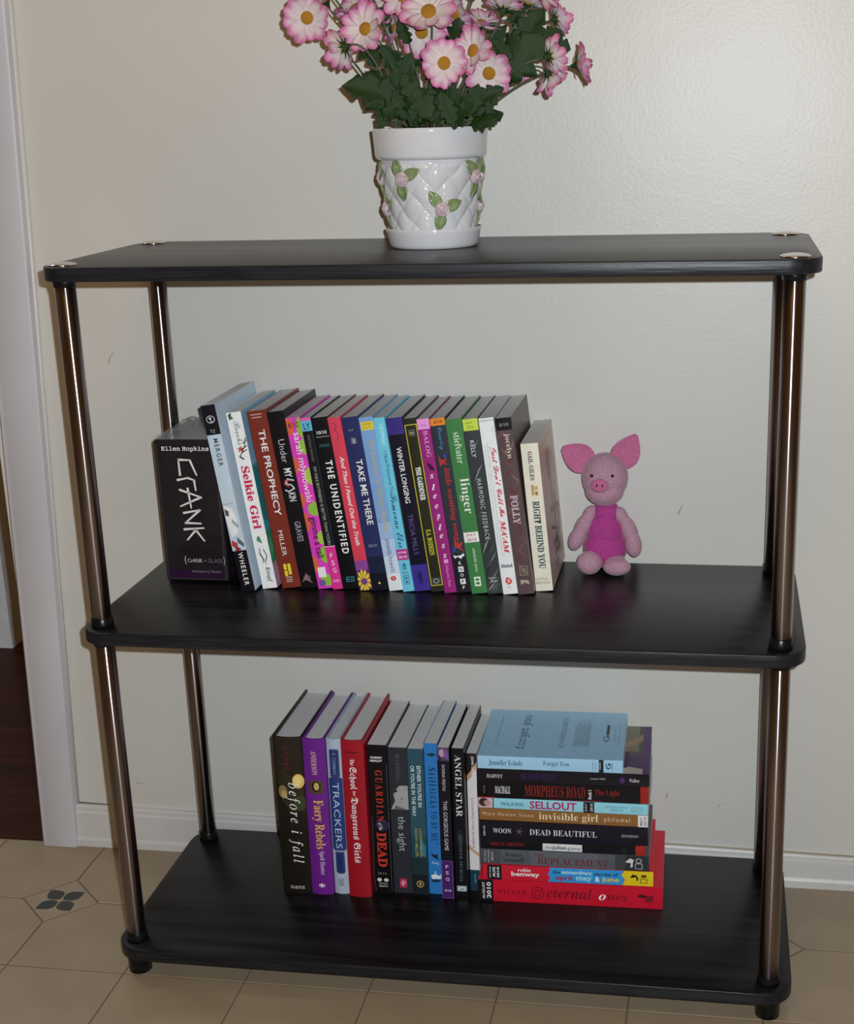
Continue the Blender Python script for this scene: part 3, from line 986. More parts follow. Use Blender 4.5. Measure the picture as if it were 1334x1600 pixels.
mid(18, 'maroon leaf-patterned paperback with a black date cap, last tall book of the leaning row', 0.149, 0.2140, '#4f4042',
    prints=fp + [('r', 0, .068, 0, 1, '#141216'), ('f', .835, .89, .28, .78, .0007, '#8d8172'), ('p', [(.84, .35), (.875, .45), (.885, .7), (.85, .66)], '#6f6456'), ('p', [(.915, .25), (.92, .75), (.945, .8), (.932, .5), (.945, .25)], '#9a8f80')],
    texts=[('5/10', .028, .046, .22, .78, '#85858a', 'Xh', 'd'), ('jocelyn', .085, .225, .40, .80, '#c4b8a4', 'Sr', 'a'), ('FOLLY', .43, .595, .30, .76, '#ab98a0', 'SB', 't')])
mid(19, 'short cream paperback with dark slab capitals, at the right end beside the plush pig', 0.163, 0.1805, '#cbc6b6',
    prints=[('r', .275, .345, .36, .52, '#a8875a'), ('r', .285, .31, .54, .74, '#b09468'), ('r', .32, .345, .56, .72, '#8d6a3e')],
    texts=[('GAIL GILES', .052, .245, .36, .62, '#4a4a46', 'SB', 'a'), ('RIGHT BEHIND YOU', .385, .845, .34, .74, '#2f454a', 'SB', 't'), ('LITTLE,', .910, .927, .06, .80, '#55554e', 'h', 'p'), ('BROWN', .934, .951, .06, .86, '#55554e', 'h', 'p')],
    cprints=[('r', 0, 1, 0, 1, '#b7a298'), ('r', 0, .45, .5, 1, '#b8a595'), ('r', .13, .33, .38, .58, '#9b897c'), ('r', .05, .057, .1, .9, '#8f7d70'),
             ('p', [(.30, .52), (.55, .50), (.55, .56), (.30, .55)], '#8a7264'), ('p', [(.50, .35), (.57, .92), (.60, .90), (.55, .35)], '#7b5f50'), ('p', [(.56, .55), (.80, .60), (.80, .64), (.56, .61)], '#6b5146'), ('p', [(.58, .85), (.76, .74), (.77, .78), (.60, .9)], '#6f5548'), ('p', [(.62, .30), (.68, .55), (.70, .54), (.645, .30)], '#5d473d'), ('p', [(.45, .66), (.62, .70), (.62, .74), (.45, .70)], '#7b5f50'), ('e', .72, .68, .012, .05, '#9a4a40'), ('p', [(.55, .1), (.74, .3), (.95, .3), (.95, .05)], '#ad9aa0')],
    ctexts=[('RIGHT', .74, .79, .35, .66, '#4d4640', 'S', 't'), ('BEHIND', .81, .86, .35, .70, '#4d4640', 'S', 't'), ('YOU', .88, .93, .35, .58, '#4d4640', 'S', 't')])
# boxed set in shrink wrap at the left end
bx = thing('boxed_book_set', 'thick black shrink-wrapped boxed set with white scratched lettering at the left end', 'book', (0.0136, 0.166, ZM), (0, -R(0.4), R(-0.5)))
BW, BD, BH = 0.0815, 0.122, 0.1805
M_BOXP = mat('black_box_card', (0.016, 0.013, 0.017, 1), rough=0.35, spec=0.4, coat=0.35, var=0.2, bump=0.25, bscale=60)
obj('slipcase', box_bm(0, BW, 0, BD, 0, BH, bev=0.003, seg=3), M_BOXP, bx, smooth=False)
bfc = Book()
bfc.H, bfc.W, bfc.D, bfc.bulge, bfc.root = BH, BW, BD, 0.0, bx
mk = []


def crank(nm, strokes, colour, sx, sy, ox, oy, w0):
    """scratched hand lettering as tapering strokes; x right, y down on the face"""
    bm = bmesh.new()
    for st in strokes:
        for (x0, y0), (x1, y1) in zip(st, st[1:]):
            A = Vector((ox + x0 * sx, -0.00025, BH - (oy + y0 * sy)))
            B = Vector((ox + x1 * sx, -0.00025, BH - (oy + y1 * sy)))
            d = (B - A).normalized()
            sd = d.cross(Vector((0, -1, 0)))
            q = [bm.verts.new(v) for v in (A - d * w0 * .3 - sd * w0 * .5, B + d * w0 * .2 - sd * w0 * .32, B + d * w0 * .2 + sd * w0 * .32, A - d * w0 * .3 + sd * w0 * .5)]
            bm.faces.new(q)
    bm.normal_update()
    for f in bm.faces:
        if f.normal.y > 0:
            f.normal_flip()
    obj(nm, bm, ink(colour), bx)


bm = bmesh.new()
for x0, x1, z0, z1, mi in ((.0035, BW - .0035, .0035, .0145, 0), (.0032, .0041, .004, BH - .006, 1), (BW - .0041, BW - .0034, .004, .12, 1), (.0035, BW - .0035, .0031, .0038, 1)):
    bm.faces.new([bm.verts.new((x, -0.0001 - .00006 * mi, z)) for x, z in ((x0, z0), (x1, z0), (x1, z1), (x0, z1))]).material_index = mi
obj('box_print', bm, [ink('#27112d'), ink('#3f3a34')], bx)
# strokes in the photo's own reading: the word runs down the face
crank('title_lettering', [[(.02, 1.0), (.0, .02), (.62, .04), (.92, 1.0)], [(-.15, 1.32), (.42, 1.18), (.75, 1.32), (.80, 1.98)],
                       [(-.08, 1.95), (1.0, 2.40)], [(1.05, 2.42), (-.12, 3.02)], [(.36, 1.85), (.46, 3.12)],
                       [(.02, 3.45), (.92, 3.25), (.06, 4.10), (.92, 4.13)], [(-.04, 4.52), (1.05, 4.42)], [(.60, 4.55), (.08, 5.22)], [(.55, 4.48), (1.02, 5.28)]],
      '#c6c2be', 0.0235, 0.01955, 0.0305, 0.0245, 0.0029)
for (s_, x0, x1, y0, y1, col, st) in (('Ellen Hopkins', .010, .0705, .0080, .0150, '#cfcbc8', 'M'), ('{', .026, .0285, .1475, .1580, '#b9b5b2', ''), ('CrANK', .030, .0495, .1505, .1555, '#b4b0ad', ''), ('+', .0515, .0540, .1520, .1545, '#908c8a', ''), ('GLASS', .0560, .0755, .1505, .1555, '#645a66', ''), ('}', .0765, .079, .1475, .1580, '#9a9698', ''), ('McElderry Books', .0345, .072, .1655, .1695, '#77716f', 'M')):
    cu = bpy.data.curves.new('t', 'FONT')
    cu.body = styled(s_, st)
    cu.resolution_u = 2
    if st == 'M' and s_[0] == 'E':
        cu.offset = 0.016
    to = bpy.data.objects.new('t', cu)
    TMPC.objects.link(to)
    TEXT_JOBS.append((to, bfc, 'spine', (y0 / BH, y1 / BH, x0 / BW, x1 / BW), col, st + 'h', 'a' if s_[0] == 'E' else 'p'))
# wrinkled clear film over the top and edges of the box
bm = bmesh.new()
rw = random.Random(5)
NX, NY = 22, 26
g = [[None] * (NY + 1) for _ in range(NX + 1)]
for i in range(NX + 1):
    for j in range(NY + 1):
        e = min(i, NX - i, j, NY - j)
        g[i][j] = bm.verts.new((-.0006 + (BW + .0012) * i / NX, -.0006 + (BD + .0012) * j / NY, BH + (0.0006 if e == 0 else 0.0008 + 0.0034 * rw.random() * (1.6 if j > NY * .5 else 1))))
for i in range(NX):
    for j in range(NY):
        bm.faces.new((g[i][j], g[i + 1][j], g[i + 1][j + 1], g[i][j + 1]))


def film():
    m, nt, b = new_mat('clear_shrink_film')
    b.inputs['Base Color'].default_value = (0.9, 0.9, 0.9, 1)
    b.inputs['Roughness'].default_value = 0.16
    b.inputs['Alpha'].default_value = 0.22
    n = nt.nodes.new('ShaderNodeTexNoise')
    n.inputs['Scale'].default_value = 60
    bp = nt.nodes.new('ShaderNodeBump')
    bp.inputs['Strength'].default_value = 0.6
    bp.inputs['Distance'].default_value = 0.002
    nt.links.new(n.outputs['Fac'], bp.inputs['Height'])
    nt.links.new(bp.outputs['Normal'], b.inputs['Normal'])
    return m


M_FILM = film()
obj('shrink_wrap', bm, M_FILM, bx, smooth=True)

# ---- bottom shelf, standing row
ZB = LEV[0] + 0.0002


def bot(label, x, W, y, H, cover, rot=(0, 0, 0), **k):
    return book(label, BOT, (x, y, ZB), H, W, k.pop('D', 0.138), cover, rot=rot, **k)


bot('thick dark hardcover with yellow bokeh dots, first of the bottom-shelf row', 0.1475, 0.0377, 0.1305, 0.2190, '#1b1712', kind='hard', pages=M_PAGE_W, D=0.152,
    prints=[('r', 0, .3, .08, .92, '#262019'), ('p', [(.2, .3), (.3, .95), (.42, .95), (.5, .6), (.4, .2), (.28, .15)], '#2b281c'), ('e', .415, .82, .05, .2, '#333a22'), ('e', .275, .80, .046, .20, '#c8a95c'), ('e', .27, .78, .030, .13, '#d8bd74'), ('e', .345, .25, .042, .16, '#7a6a44'), ('e', .36, .28, .025, .1, '#a08c58')],
    texts=[('oliver', .06, .205, .36, .60, '#5e2430', 'rw', 'a'), ('before i fall', .285, .80, .34, .82, '#d8d6d2', 'Iw', 't'), ('HARPER', .952, .972, .28, .78, '#aaa8a4', 'Sh', 'p')])
bot('purple hardcover with gold title and a small framed portrait on the spine', 0.1860, 0.0285, 0.1300, 0.2185, '#5f1f7a', kind='hard', pages=M_PAGE, D=0.150,
    prints=[('p', [(.262, .22), (.258, .5), (.264, .82), (.30, .86), (.342, .82), (.346, .5), (.34, .2), (.30, .16)], '#4a3d2a'), ('e', .30, .52, .034, .2, '#241c18'), ('e', .298, .54, .024, .12, '#b59a6e'), ('l', [(.292, .49), (.292, .52)], .0006, '#4a382a'), ('l', [(.292, .57), (.292, .60)], .0006, '#4a382a'), ('l', [(.308, .52), (.308, .57)], .0006, '#7a4a3a'), ('r', .925, .952, .46, .54, '#d0c4d6'), ('r', .932, .938, .36, .64, '#d0c4d6'), ('r', .942, .947, .36, .64, '#d0c4d6')],
    texts=[('ANDERSON', .075, .225, .38, .62, '#b99a86', 'S', 'a'), ('Faery Rebels', .385, .70, .24, .78, '#c9a04c', 'S', 't'), ('Spell Hunter', .715, .87, .44, .70, '#b7a3be', 'S', 't')])
bot('thin silver hardcover with navy rounded panels on the spine', 0.2153, 0.0195, 0.1345, 0.2180, '#99a3b3', kind='hard', pages=M_PAGE_W, D=0.147,
    prints=[('p', [(.066, .28), (.066, .72), (.076, .82), (.235, .82), (.245, .75), (.245, .25), (.235, .18), (.076, .18)], '#232c58'), ('f', .072, .24, .22, .78, .0006, '#4a558c'), ('p', [(.255, .05), (.245, .15), (.245, .85), (.255, .95), (.705, .95), (.715, .85), (.715, .15), (.705, .05)], '#26366a'), ('p', [(.722, .2), (.722, .8), (.855, .8), (.865, .7), (.865, .3), (.855, .2)], '#232c58'), ('f', .73, .857, .26, .74, .0006, '#3c4780'), ('f', .900, .945, .34, .66, .0007, '#4c535c'), ('e', .915, .5, .006, .06, '#4c535c'), ('e', .932, .5, .006, .06, '#4c535c')],
    texts=[('P. CARMAN', .09, .225, .36, .62, '#6a76a4', 'X', 'a'), ('TRACKERS', .275, .70, .28, .70, '#a7bcd6', 'Xr', 't')])
bot('glossy red hardcover with white blackletter title down the spine', 0.2355, 0.0290, 0.1295, 0.2190, '#8e1622', kind='hard', pages=M_PAGE, D=0.150,
    prints=[('r', .070, .078, .22, .78, '#5a0f18')],
    texts=[('The', .115, .155, .36, .58, '#d8d4d4', 'F', 't'), ('School', .165, .305, .28, .66, '#dedada', 'F', 't'), ('for', .315, .345, .42, .58, '#d8d4d4', 'F', 't'), ('Dangerous Girls', .355, .775, .28, .66, '#dedada', 'F', 't')])
bot('black paperback with spaced orange-red capitals, right of the red hardcover', 0.2663, 0.0246, 0.1390, 0.2090, '#110e10', D=0.143,
    prints=[('l', [(.47, .08), (.9, .03), (.985, .1)], .0005, '#54545a'), ('l', [(.12, .97), (.6, .96), (.975, .94)], .0005, '#54545a'), ('e', .905, .30, .012, .12, '#cfcfcf'), ('e', .905, .66, .012, .12, '#cfcfcf'), ('l', [(.9, .3), (.91, .3)], .0007, '#222226'), ('l', [(.9, .66), (.91, .66)], .0007, '#222226'), ('e', .53, .6, .04, .35, '#2a2640')],
    texts=[('KAREN', .075, .089, .14, .76, '#d4d4d4', 'XkBh', 'a'), ('HEALEY', .096, .110, .1, .78, '#d4d4d4', 'XkBh', 'a'), ('GUARDIAN', .165, .505, .34, .72, '#a83228', 'Sw', 't'), ('of the', .515, .565, .34, .62, '#d6d2d0', 'C', 't'), ('DEAD', .58, .815, .28, .78, '#b0332a', 'SB', 't'), ('2010', .852, .868, .22, .7, '#77706a', 'Jh', 'd'), ('LITTLE,', .925, .936, .26, .74, '#b4b4b4', 'Sh', 'p'), ('BROWN', .942, .953, .26, .74, '#b4b4b4', 'Sh', 'p')])
bot('charcoal paperback with a grey face photograph on the spine and thin pale title', 0.2913, 0.0246, 0.1435, 0.2045, '#2a2c32',
    prints=[('r', .255, .418, .05, .97, '#8f8f90'), ('p', [(.255, .05), (.255, .55), (.275, .38), (.32, .2), (.36, .28), (.418, .05)], '#2c2c2e'), ('p', [(.285, .2), (.278, .34), (.292, .44), (.305, .3)], '#3a3a3c'), ('e', .293, .32, .008, .06, '#1c1c1e'), ('p', [(.36, .45), (.372, .62), (.38, .75), (.366, .5)], '#4a4a4c'), ('p', [(.33, .62), (.35, .7), (.352, .56)], '#6a6a6c'), ('p', [(.39, .3), (.405, .62), (.418, .9), (.418, .2)], '#5c5c5e'), ('r', .898, .960, .32, .70, '#a62c4a'), ('l', [(.91, .5), (.95, .5)], .0010, '#e0c8cc'), ('l', [(.92, .42), (.94, .42)], .0008, '#e0c8cc'), ('l', [(.915, .6), (.935, .6)], .0008, '#e0c8cc')],
    texts=[('BLUNDELL', .045, .225, .40, .60, '#5a4a56', '', 'a'), ('the sight', .465, .705, .26, .76, '#a9abb2', 'r', 't')])
bot('teal paperback with two lines of white capitals and a gold ring at the foot', 0.3168, 0.0198, 0.1420, 0.2045, '#2a4a56',
    prints=[('r', .60, 1, 0, 1, '#234049'), ('r', .74, 1, 0, 1, '#1f3036'), ('r', .86, 1, 0, 1, '#1a2024'), ('p', [(.6, .6), (.66, .95), (.74, .9), (.7, .55)], '#2f6a86'), ('o', .925, .48, .024, .24, .2, '#b79e52'), ('l', [(.912, .46), (.938, .46)], .0012, '#b79e52'), ('l', [(.915, .54), (.93, .54)], .0010, '#b79e52')],
    texts=[("EITHER YOU'RE IN", .112, .39, .56, .82, '#b9c9cc', 'X', 't'), ("OR YOU'RE IN THE WAY", .112, .455, .16, .42, '#b9c9cc', 'X', 't'), ('LOGAN MILLER', .54, .735, .55, .74, '#8c8a44', 'X', 'a'), ('NOAH MILLER', .54, .735, .26, .45, '#8c8a44', 'X', 'a')])
bot('bright blue paperback with dark hand-drawn capitals down the spine', 0.3372, 0.0172, 0.1460, 0.2110, '#2a6cab',
    prints=[('p', [(.072, .1), (.066, .4), (.06, .55), (.072, .95), (.080, .6), (.088, .85), (.082, .4)], '#1a2a3c'), ('p', [(.72, .2), (.735, .5), (.728, .75), (.75, .7), (.768, .88), (.755, .5), (.742, .3)], '#16222e'), ('p', [(.875, .15), (.865, .45), (.875, .82), (.862, .95), (.895, .9), (.898, .25)], '#c6d4de'), ('l', [(.845, .5), (.87, .5)], .0010, '#c6d4de'), ('p', [(.905, .12), (.900, .5), (.906, .95), (.918, .7), (.92, .3)], '#1a2a3c'), ('e', .655, .72, .005, .06, '#16222e')],
    texts=[('Still', .155, .275, .28, .84, '#152c4a', 'Sw', 't'), ('SUCKS TO BE ME', .29, .64, .30, .78, '#152c4a', 'Sw', 't'), ('Pauley', .775, .805, .25, .80, '#a7c0d4', 'Ch', 'a')])
bot('slim black paperback with a purple block of stacked letters at the foot, bottom-shelf row', 0.3556, 0.0148, 0.1375, 0.2100, '#17151e',
    prints=[('r', 0, .085, 0, 1, '#4d3f60'), ('e', .035, .4, .025, .25, '#a58a96'), ('p', [(0, .5), (.03, .95), (.08, .9), (.06, .6)], '#6a4a86'), ('p', [(.04, .1), (.08, .4), (.085, .1)], '#2a2234'), ('r', .745, 1, 0, 1, '#42205e'), ('f', .745, 1, 0, 1, .0004, '#7a6888')],
    texts=[('DONNA FREITAS', .11, .28, .36, .62, '#b5b3ba', '', 'a'), ('THIS GORGEOUS GAME', .345, .675, .36, .70, '#bcbac0', '', 't'), ('F', .775, .795, .38, .62, '#d2c8d8', 'h', 'p'), ('S', .815, .837, .36, .64, '#d2c8d8', 'h', 'p'), ('G', .858, .880, .34, .66, '#d2c8d8', 'h', 'p'), ('5/10', .940, .955, .22, .78, '#d2c8d8', 'Xh', 'd')])
bot('black paperback with pale serif capitals, second from the right in the bottom row', 0.3720, 0.0152, 0.1450, 0.2065, '#131216',
    prints=[('r', .93, .968, .1, .92, '#8fa4a6'), ('e', .95, .5, .013, .3, '#b5c4c4'), ('e', .952, .52, .006, .2, '#6c8486'), ('e', .60, .5, .06, .3, '#1e222a')],
    texts=[('ANGEL STAR', .045, .455, .26, .78, '#c8c8ca', 'Sr', 't'), ('JENNIFER MURGIA', .575, .90, .36, .64, '#4d5863', 'S', 'a')])
bot('white paperback with a tan smoke curl and dark red capitals, beside the flat stack', 0.3882, 0.0125, 0.1600, 0.1935, '#c5c2c4', D=0.124,
    prints=[('p', [(0, 0), (0, 1), (.06, 1), (.12, .5), (.16, 0)], '#231a18'), ('p', [(.06, 1), (.10, 1), (.17, .45), (.2, 0), (.16, 0), (.12, .45)], '#b08a68'), ('p', [(.66, 0), (.69, .4), (.72, 1), (.745, 1), (.715, .4), (.69, 0)], '#b38a6a'), ('r', .845, 1, 0, 1, '#1d3442')],
    texts=[('JOHN GREEN', .02, .165, .40, .74, '#d8d4d0', 'X', 'a'), ('LOOKING FOR ALASKA', .32, .685, .36, .60, '#8a3038', '', 't'), ('speak', .875, .945, .40, .66, '#3a93b0', 'X', 'p')])

# ---- bottom shelf, flat stack (bottom first): label, left x, right x, z, thickness, yaw, front y, depth
def lay(label, x0, x1, z, W, yaw, y, D, cover, **k):
    return book(label, STK, (x0 + (x1 - x0) * math.cos(R(yaw)), y + (x1 - x0) * math.sin(R(yaw)), z), x1 - x0, W, D, cover, rot=(0, -PI / 2, R(yaw)), **k)


zz = ZB
lay('thick red paperback with a black date tag, lowest in the flat stack', 0.4025, 0.6345, zz, 0.0300, 1.2, 0.1370, 0.1500, '#b3152c', pages=M_PAGE_W,
    prints=[('r', 0, .082, 0, 1, '#17141a'), ('o', .325, .48, .035, .30, .16, '#6e0f1e'), ('o', .325, .48, .018, .16, .25, '#6e0f1e'), ('p', [(.86, .55), (.88, .68), (.91, .6), (.90, .5), (.88, .52)], '#3f0d16'), ('r', .905, .95, .3, .62, '#7c1220'), ('l', [(.91, .35), (.91, .6), (.93, .4), (.945, .6)], .0008, '#3f0d16')],
    texts=[('AUGUST', .022, .036, .10, .9, '#d6d0d0', 'Xh', 'd'), ('2010', .046, .070, .14, .9, '#d6d0d0', 'XBh', 'd'), ('MILLER', .10, .265, .40, .58, '#6e0f1e', 'Sw', 'a'), ('eternal', .375, .622, .30, .80, '#70101f', 'J', 't'), ('o', .657, .695, .30, .58, '#dcd4d4', 'J', 't'), ('nes', .70, .812, .32, .56, '#70101f', 'J', 't')])
zz += 0.0302 + 0.0004
lay('red, blue and yellow paperback, second from the bottom of the flat stack', 0.4085, 0.6225, zz, 0.0203, 1.4, 0.1380, 0.1400, '#b51d30',
    prints=[('p', [(.385, 0), (.40, .3), (.385, .55), (.40, .8), (.395, 1), (.83, 1), (.815, .7), (.835, .4), (.82, 0)], '#2f86c2'), ('p', [(.822, 0), (.837, .4), (.817, .7), (.832, 1), (1, 1), (1, 0)], '#c9b21e'), ('r', .028, .112, 0, 1, '#17151a'), ('p', [(.865, .55), (.88, .78), (.905, .72), (.915, .5), (.905, .3), (.90, .62), (.88, .55)], '#1d1a14'), ('f', .925, .965, .2, .5, .0008, '#3a3414'), ('r', .93, .96, .58, .78, '#4a4218')],
    texts=[('ON SALE', .040, .048, .12, .88, '#d4cfcf', 'Xh', 'd'), ('AUG', .058, .076, .16, .86, '#d4cfcf', 'XBh', 'd'), ('2010', .084, .099, .14, .88, '#d4cfcf', 'XBh', 'd'), ('robin', .21, .285, .62, .86, '#e0d6d6', 'X', 'a'), ('benway', .17, .337, .22, .62, '#e6dede', 'XB', 'a'),
           ('the', .415, .46, .60, .84, '#15222c', 'X', 't'), ('extraordinary', .467, .645, .54, .86, '#bfd8e6', 'X', 't'), ('secrets of', .657, .797, .58, .84, '#15222c', 'X', 't'), ('april,', .43, .54, .10, .50, '#8e1c3a', 'XB', 't'), ('may', .552, .645, .08, .46, '#8fc4e0', 'XB', 't'), ('&', .662, .69, .16, .52, '#dfe6ea', 'XB', 't'), ('june', .703, .803, .10, .52, '#c5b63a', 'XB', 't')])
zz += 0.0205 + 0.0004
lay('smoky grey paperback with maroon capitals, third from the bottom of the flat stack', 0.4065, 0.6170, zz, 0.0206, 0.8, 0.1405, 0.1400, '#4d5156',
    prints=[('r', 0, .12, 0, 1, '#44474c'), ('r', .3, .7, 0, 1, '#55595e'), ('r', .8, 1, 0, 1, '#3a3c40'), ('r', .86, 1, 0, 1, '#2c2d30'), ('p', [(.86, .55), (.875, .7), (.89, .82), (.912, .72), (.905, .52), (.905, .25), (.89, .2), (.895, .5)], '#b9babc'), ('f', .918, .962, .12, .5, .0008, '#a2a4a6'), ('o', .94, .68, .018, .16, .3, '#a2a4a6')],
    texts=[('ON SALE', .020, .030, .14, .86, '#9da0a4', 'Xh', 'd'), ('SEPTEMBER', .042, .050, .06, .94, '#9da0a4', 'Xh', 'd'), ('2010', .062, .074, .2, .8, '#b4b7ba', 'Xh', 'd'), ('Brenna', .145, .245, .56, .82, '#2a2c30', 'S', 'a'), ('Yovanoff', .13, .26, .18, .50, '#2a2c30', 'S', 'a'), ('THE', .315, .382, .62, .86, '#5c2a32', 'S', 't'), ('REPLACEMENT', .34, .762, .14, .58, '#602a34', 'S', 't')])
zz += 0.0208 + 0.0004
lay('thin black paperback with a white title label, fourth from the bottom of the flat stack', 0.4065, 0.6130, zz, 0.0132, 1.3, 0.1395, 0.1400, '#131115',
    prints=[('r', .38, .618, .06, .82, '#c6c6c8'), ('r', .938, 1, .0, 1, '#93261f'), ('r', .86, .88, .2, .7, '#1f241c')],
    texts=[('ADELE GRIFFIN', .055, .27, .42, .76, '#8a2420', 'Sr', 'a'), ('the', .395, .435, .26, .64, '#4a4a50', '', 't'), ('julian', .438, .525, .14, .66, '#2a2a30', 'X', 't'), ('game', .53, .608, .14, .52, '#4a4a50', '', 't')])
zz += 0.0134 + 0.0004
lay('inky navy-black paperback with silver spaced capitals, middle of the flat stack', 0.4062, 0.6155, zz, 0.0252, 1.5, 0.1385, 0.1400, '#17141f',
    prints=[('l', [(.215, .5), (.26, .5)], .0008, '#4d3f45'), ('l', [(.225, .3), (.25, .7)], .0008, '#4d3f45'), ('l', [(.25, .3), (.225, .7)], .0008, '#4d3f45'), ('e', .238, .5, .010, .09, '#5a484c')],
    texts=[('09/10', .022, .034, .2, .75, '#b9b7c0', 'Xh', 'd'), ('WOON', .08, .19, .38, .64, '#b5b3bc', 'S', 'a'), ('DEAD BEAUTIFUL', .30, .70, .34, .66, '#c4c2ca', 'Sr', 't'), ('HYPERION', .845, .945, .42, .56, '#94929a', 'S', 'p')])
zz += 0.0254 + 0.0004
lay('caramel-brown paperback with cream lowercase title, sixth from the bottom of the flat stack', 0.4058, 0.6152, zz, 0.0158, 0.6, 0.1410, 0.1400, '#7d5830',
    prints=[('r', .942, 1, 0, 1, '#c9c9cb')],
    texts=[('Mary Hanlon Stone', .022, .325, .34, .72, '#c7b49a', 'w', 'a'), ('invisible girl', .358, .708, .10, .88, '#d6c6a4', 'Sr', 't'), ('philomel', .745, .895, .24, .74, '#cbb79a', 'w', 'p'), ('MAY', .955, .968, .15, .85, '#3c3a3c', 'Xh', 'd'), ('2010', .976, .991, .1, .9, '#3c3a3c', 'Xh', 'd')])
zz += 0.0160 + 0.0004
lay('light cyan paperback with crimson brush lettering, seventh from the bottom of the flat stack', 0.4045, 0.6152, zz, 0.0142, 0.4, 0.1415, 0.1400, '#82bccb',
    prints=[('r', 0, .088, 0, 1, '#b4a0a4'), ('e', .035, .55, .03, .4, '#3a2426'), ('e', .055, .5, .02, .26, '#a4807c'), ('r', .088, .094, 0, 1, '#2c3c40'), ('r', .625, .688, 0, 1, '#17181c'), ('f', .905, .965, .28, .72, .0006, '#58838e'), ('l', [(.915, .5), (.955, .5)], .0018, '#7aa4ae')],
    texts=[('WILKINS', .135, .272, .30, .66, '#2f4a52', '', 'a'), ('SELLOUT', .308, .585, .12, .88, '#a02a5a', 'XB', 't'), ('JULY', .634, .648, .12, .88, '#c4c4c8', 'Xh', 'd'), ('2010', .664, .680, .12, .88, '#c4c4c8', 'Xh', 'd'), ('SCHOLASTIC', .752, .885, .54, .76, '#4d747e', 'Sw', 'p'), ('PRESS', .785, .855, .24, .46, '#4d747e', 'Sw', 'p')])
zz += 0.0144 + 0.0004
lay('black paperback with tall dark red capitals and red end block, third from top of stack', 0.4045, 0.6160, zz, 0.0228, 1.2, 0.1395, 0.1400, '#120f12',
    prints=[('r', .952, 1, .0, 1, '#8a241e'), ('p', [(0, .0), (.1, .0), (.1, .08), (0, .05)], '#8a1c24'), ('l', [(.42, .05), (.58, .03), (.73, .08)], .0008, '#7a1c20')],
    texts=[('04/10', .036, .046, .30, .74, '#77757a', 'h', 'd'), ('MACHALE', .105, .195, .30, .74, '#c6c4c6', 'S', 'a'), ('MORPHEUS ROAD', .28, .635, .20, .86, '#7a221d', 'S', 't'), ('Book I', .650, .670, .14, .72, '#c0bebe', 'SBh', 't'), ('The Light', .69, .832, .34, .76, '#7a221d', 'S', 't')])
zz += 0.0230 + 0.0004
lay('black paperback with purple title and illustrated cover, under the pale blue top book', 0.4048, 0.6165, zz, 0.0165, 1.4, 0.1385, 0.1420, '#17141a',
    prints=[('e', .845, .46, .017, .26, '#3d1f52'), ('e', .845, .46, .008, .12, '#55306c')],
    texts=[('HARVEY', .057, .152, .30, .60, '#b2b0b6', 'S', 'a'), ('BLOOD FEUD', .258, .465, .26, .78, '#352150', 'S', 't'), ('August 2010', .66, .748, .42, .60, '#a09ea4', 'S', 'd'), ('Walker', .885, .945, .34, .62, '#b2b0b6', 'S', 'p')],
    cprints=[('r', 0, 1, 0, 1, '#4c4640'), ('r', .6, .93, .45, 1, '#6d6a5a'), ('p', [(.80, .42), (.95, .68), (.95, .82), (.8, .55)], '#8a7460'), ('r', .80, .95, .12, .38, '#4a3156'), ('r', .955, 1, 0, 1, '#4d3064'), ('p', [(.75, 0), (.85, .15), (.96, .1), (.96, 0)], '#a29c94'), ('e', .86, .27, .03, .16, '#38264a'), ('l', [(.82, .2), (.9, .3)], .001, '#241a30')])
zz += 0.0167 + 0.0004
lay('smaller pale blue paperback with plain dark lettering, on top of the flat stack', 0.4060, 0.5845, zz, 0.0168, 1.3, 0.1385, 0.1440, '#8fb6cf',
    prints=[('r', .836, .868, 0, 1, '#1d1f26'), ('o', .905, .5, .012, .2, .3, '#2c3a44'), ('l', [(.845, .25), (.845, .8)], .0007, '#b8c6d0'), ('r', .925, .93, .25, .8, '#4a6270')],
    texts=[('Jennifer Echols', .078, .312, .26, .74, '#2f4250', 'Sr', 'a'), ('Forget You', .455, .632, .32, .76, '#2f4250', 'Sr', 't'), ('On Sale', .788, .800, .2, .8, '#41586a', 'h', 'd'), ('July 2010', .810, .822, .2, .8, '#41586a', 'h', 'd'), ('G', .882, .918, .28, .76, '#26323c', 'h', 'p')],
    cprints=[('r', 0, 1, 0, 1, '#8fb6cf')] + [('r', .645 + .0125 * q, .649 + .0125 * q, .25, .25 + .55 * (0.8 + .2 * ((q * 7) % 5) / 4), '#4d6674') for q in range(9)] + [('r', .865, .885, .50, .72, '#2a3640'), ('r', .925, .928, .35, .68, '#5d7886'), ('r', .955, .958, .3, .78, '#5d7886'), ('r', .10, .104, .22, .86, '#5d7886')],
    ctexts=[('forget you', .245, .325, .16, .88, '#3a4f5c', 'Mh', 't'), ('JENNIFER ECHOLS', .545, .580, .20, .84, '#41586a', 'Ih', 'a'), ('G', .848, .888, .36, .48, '#2a3640', 'h', 'p')])
flush_text()

# ------------------------------------------------------------------ potted daisies on the top shelf
ZT = LEV[2] + 0.0002
PC = Vector((0.3690, 0.1690))
plant = thing('potted_daisies', 'white lattice flower pot with ceramic roses holding pink artificial daisies on the top shelf', 'flower pot', (PC.x, PC.y, ZT))
M_CERAMIC = mat('white_glazed_ceramic', (0.66, 0.66, 0.68, 1), rough=0.10, spec=0.5, var=0.03, vscale=25)
M_ROSEC = mat('pale_pink_glaze', (0.60, 0.47, 0.50, 1), rough=0.14, var=0.12, vscale=160)
M_LEAFC = mat('green_glaze', (0.22, 0.29, 0.13, 1), rough=0.14, var=0.22, vscale=140)

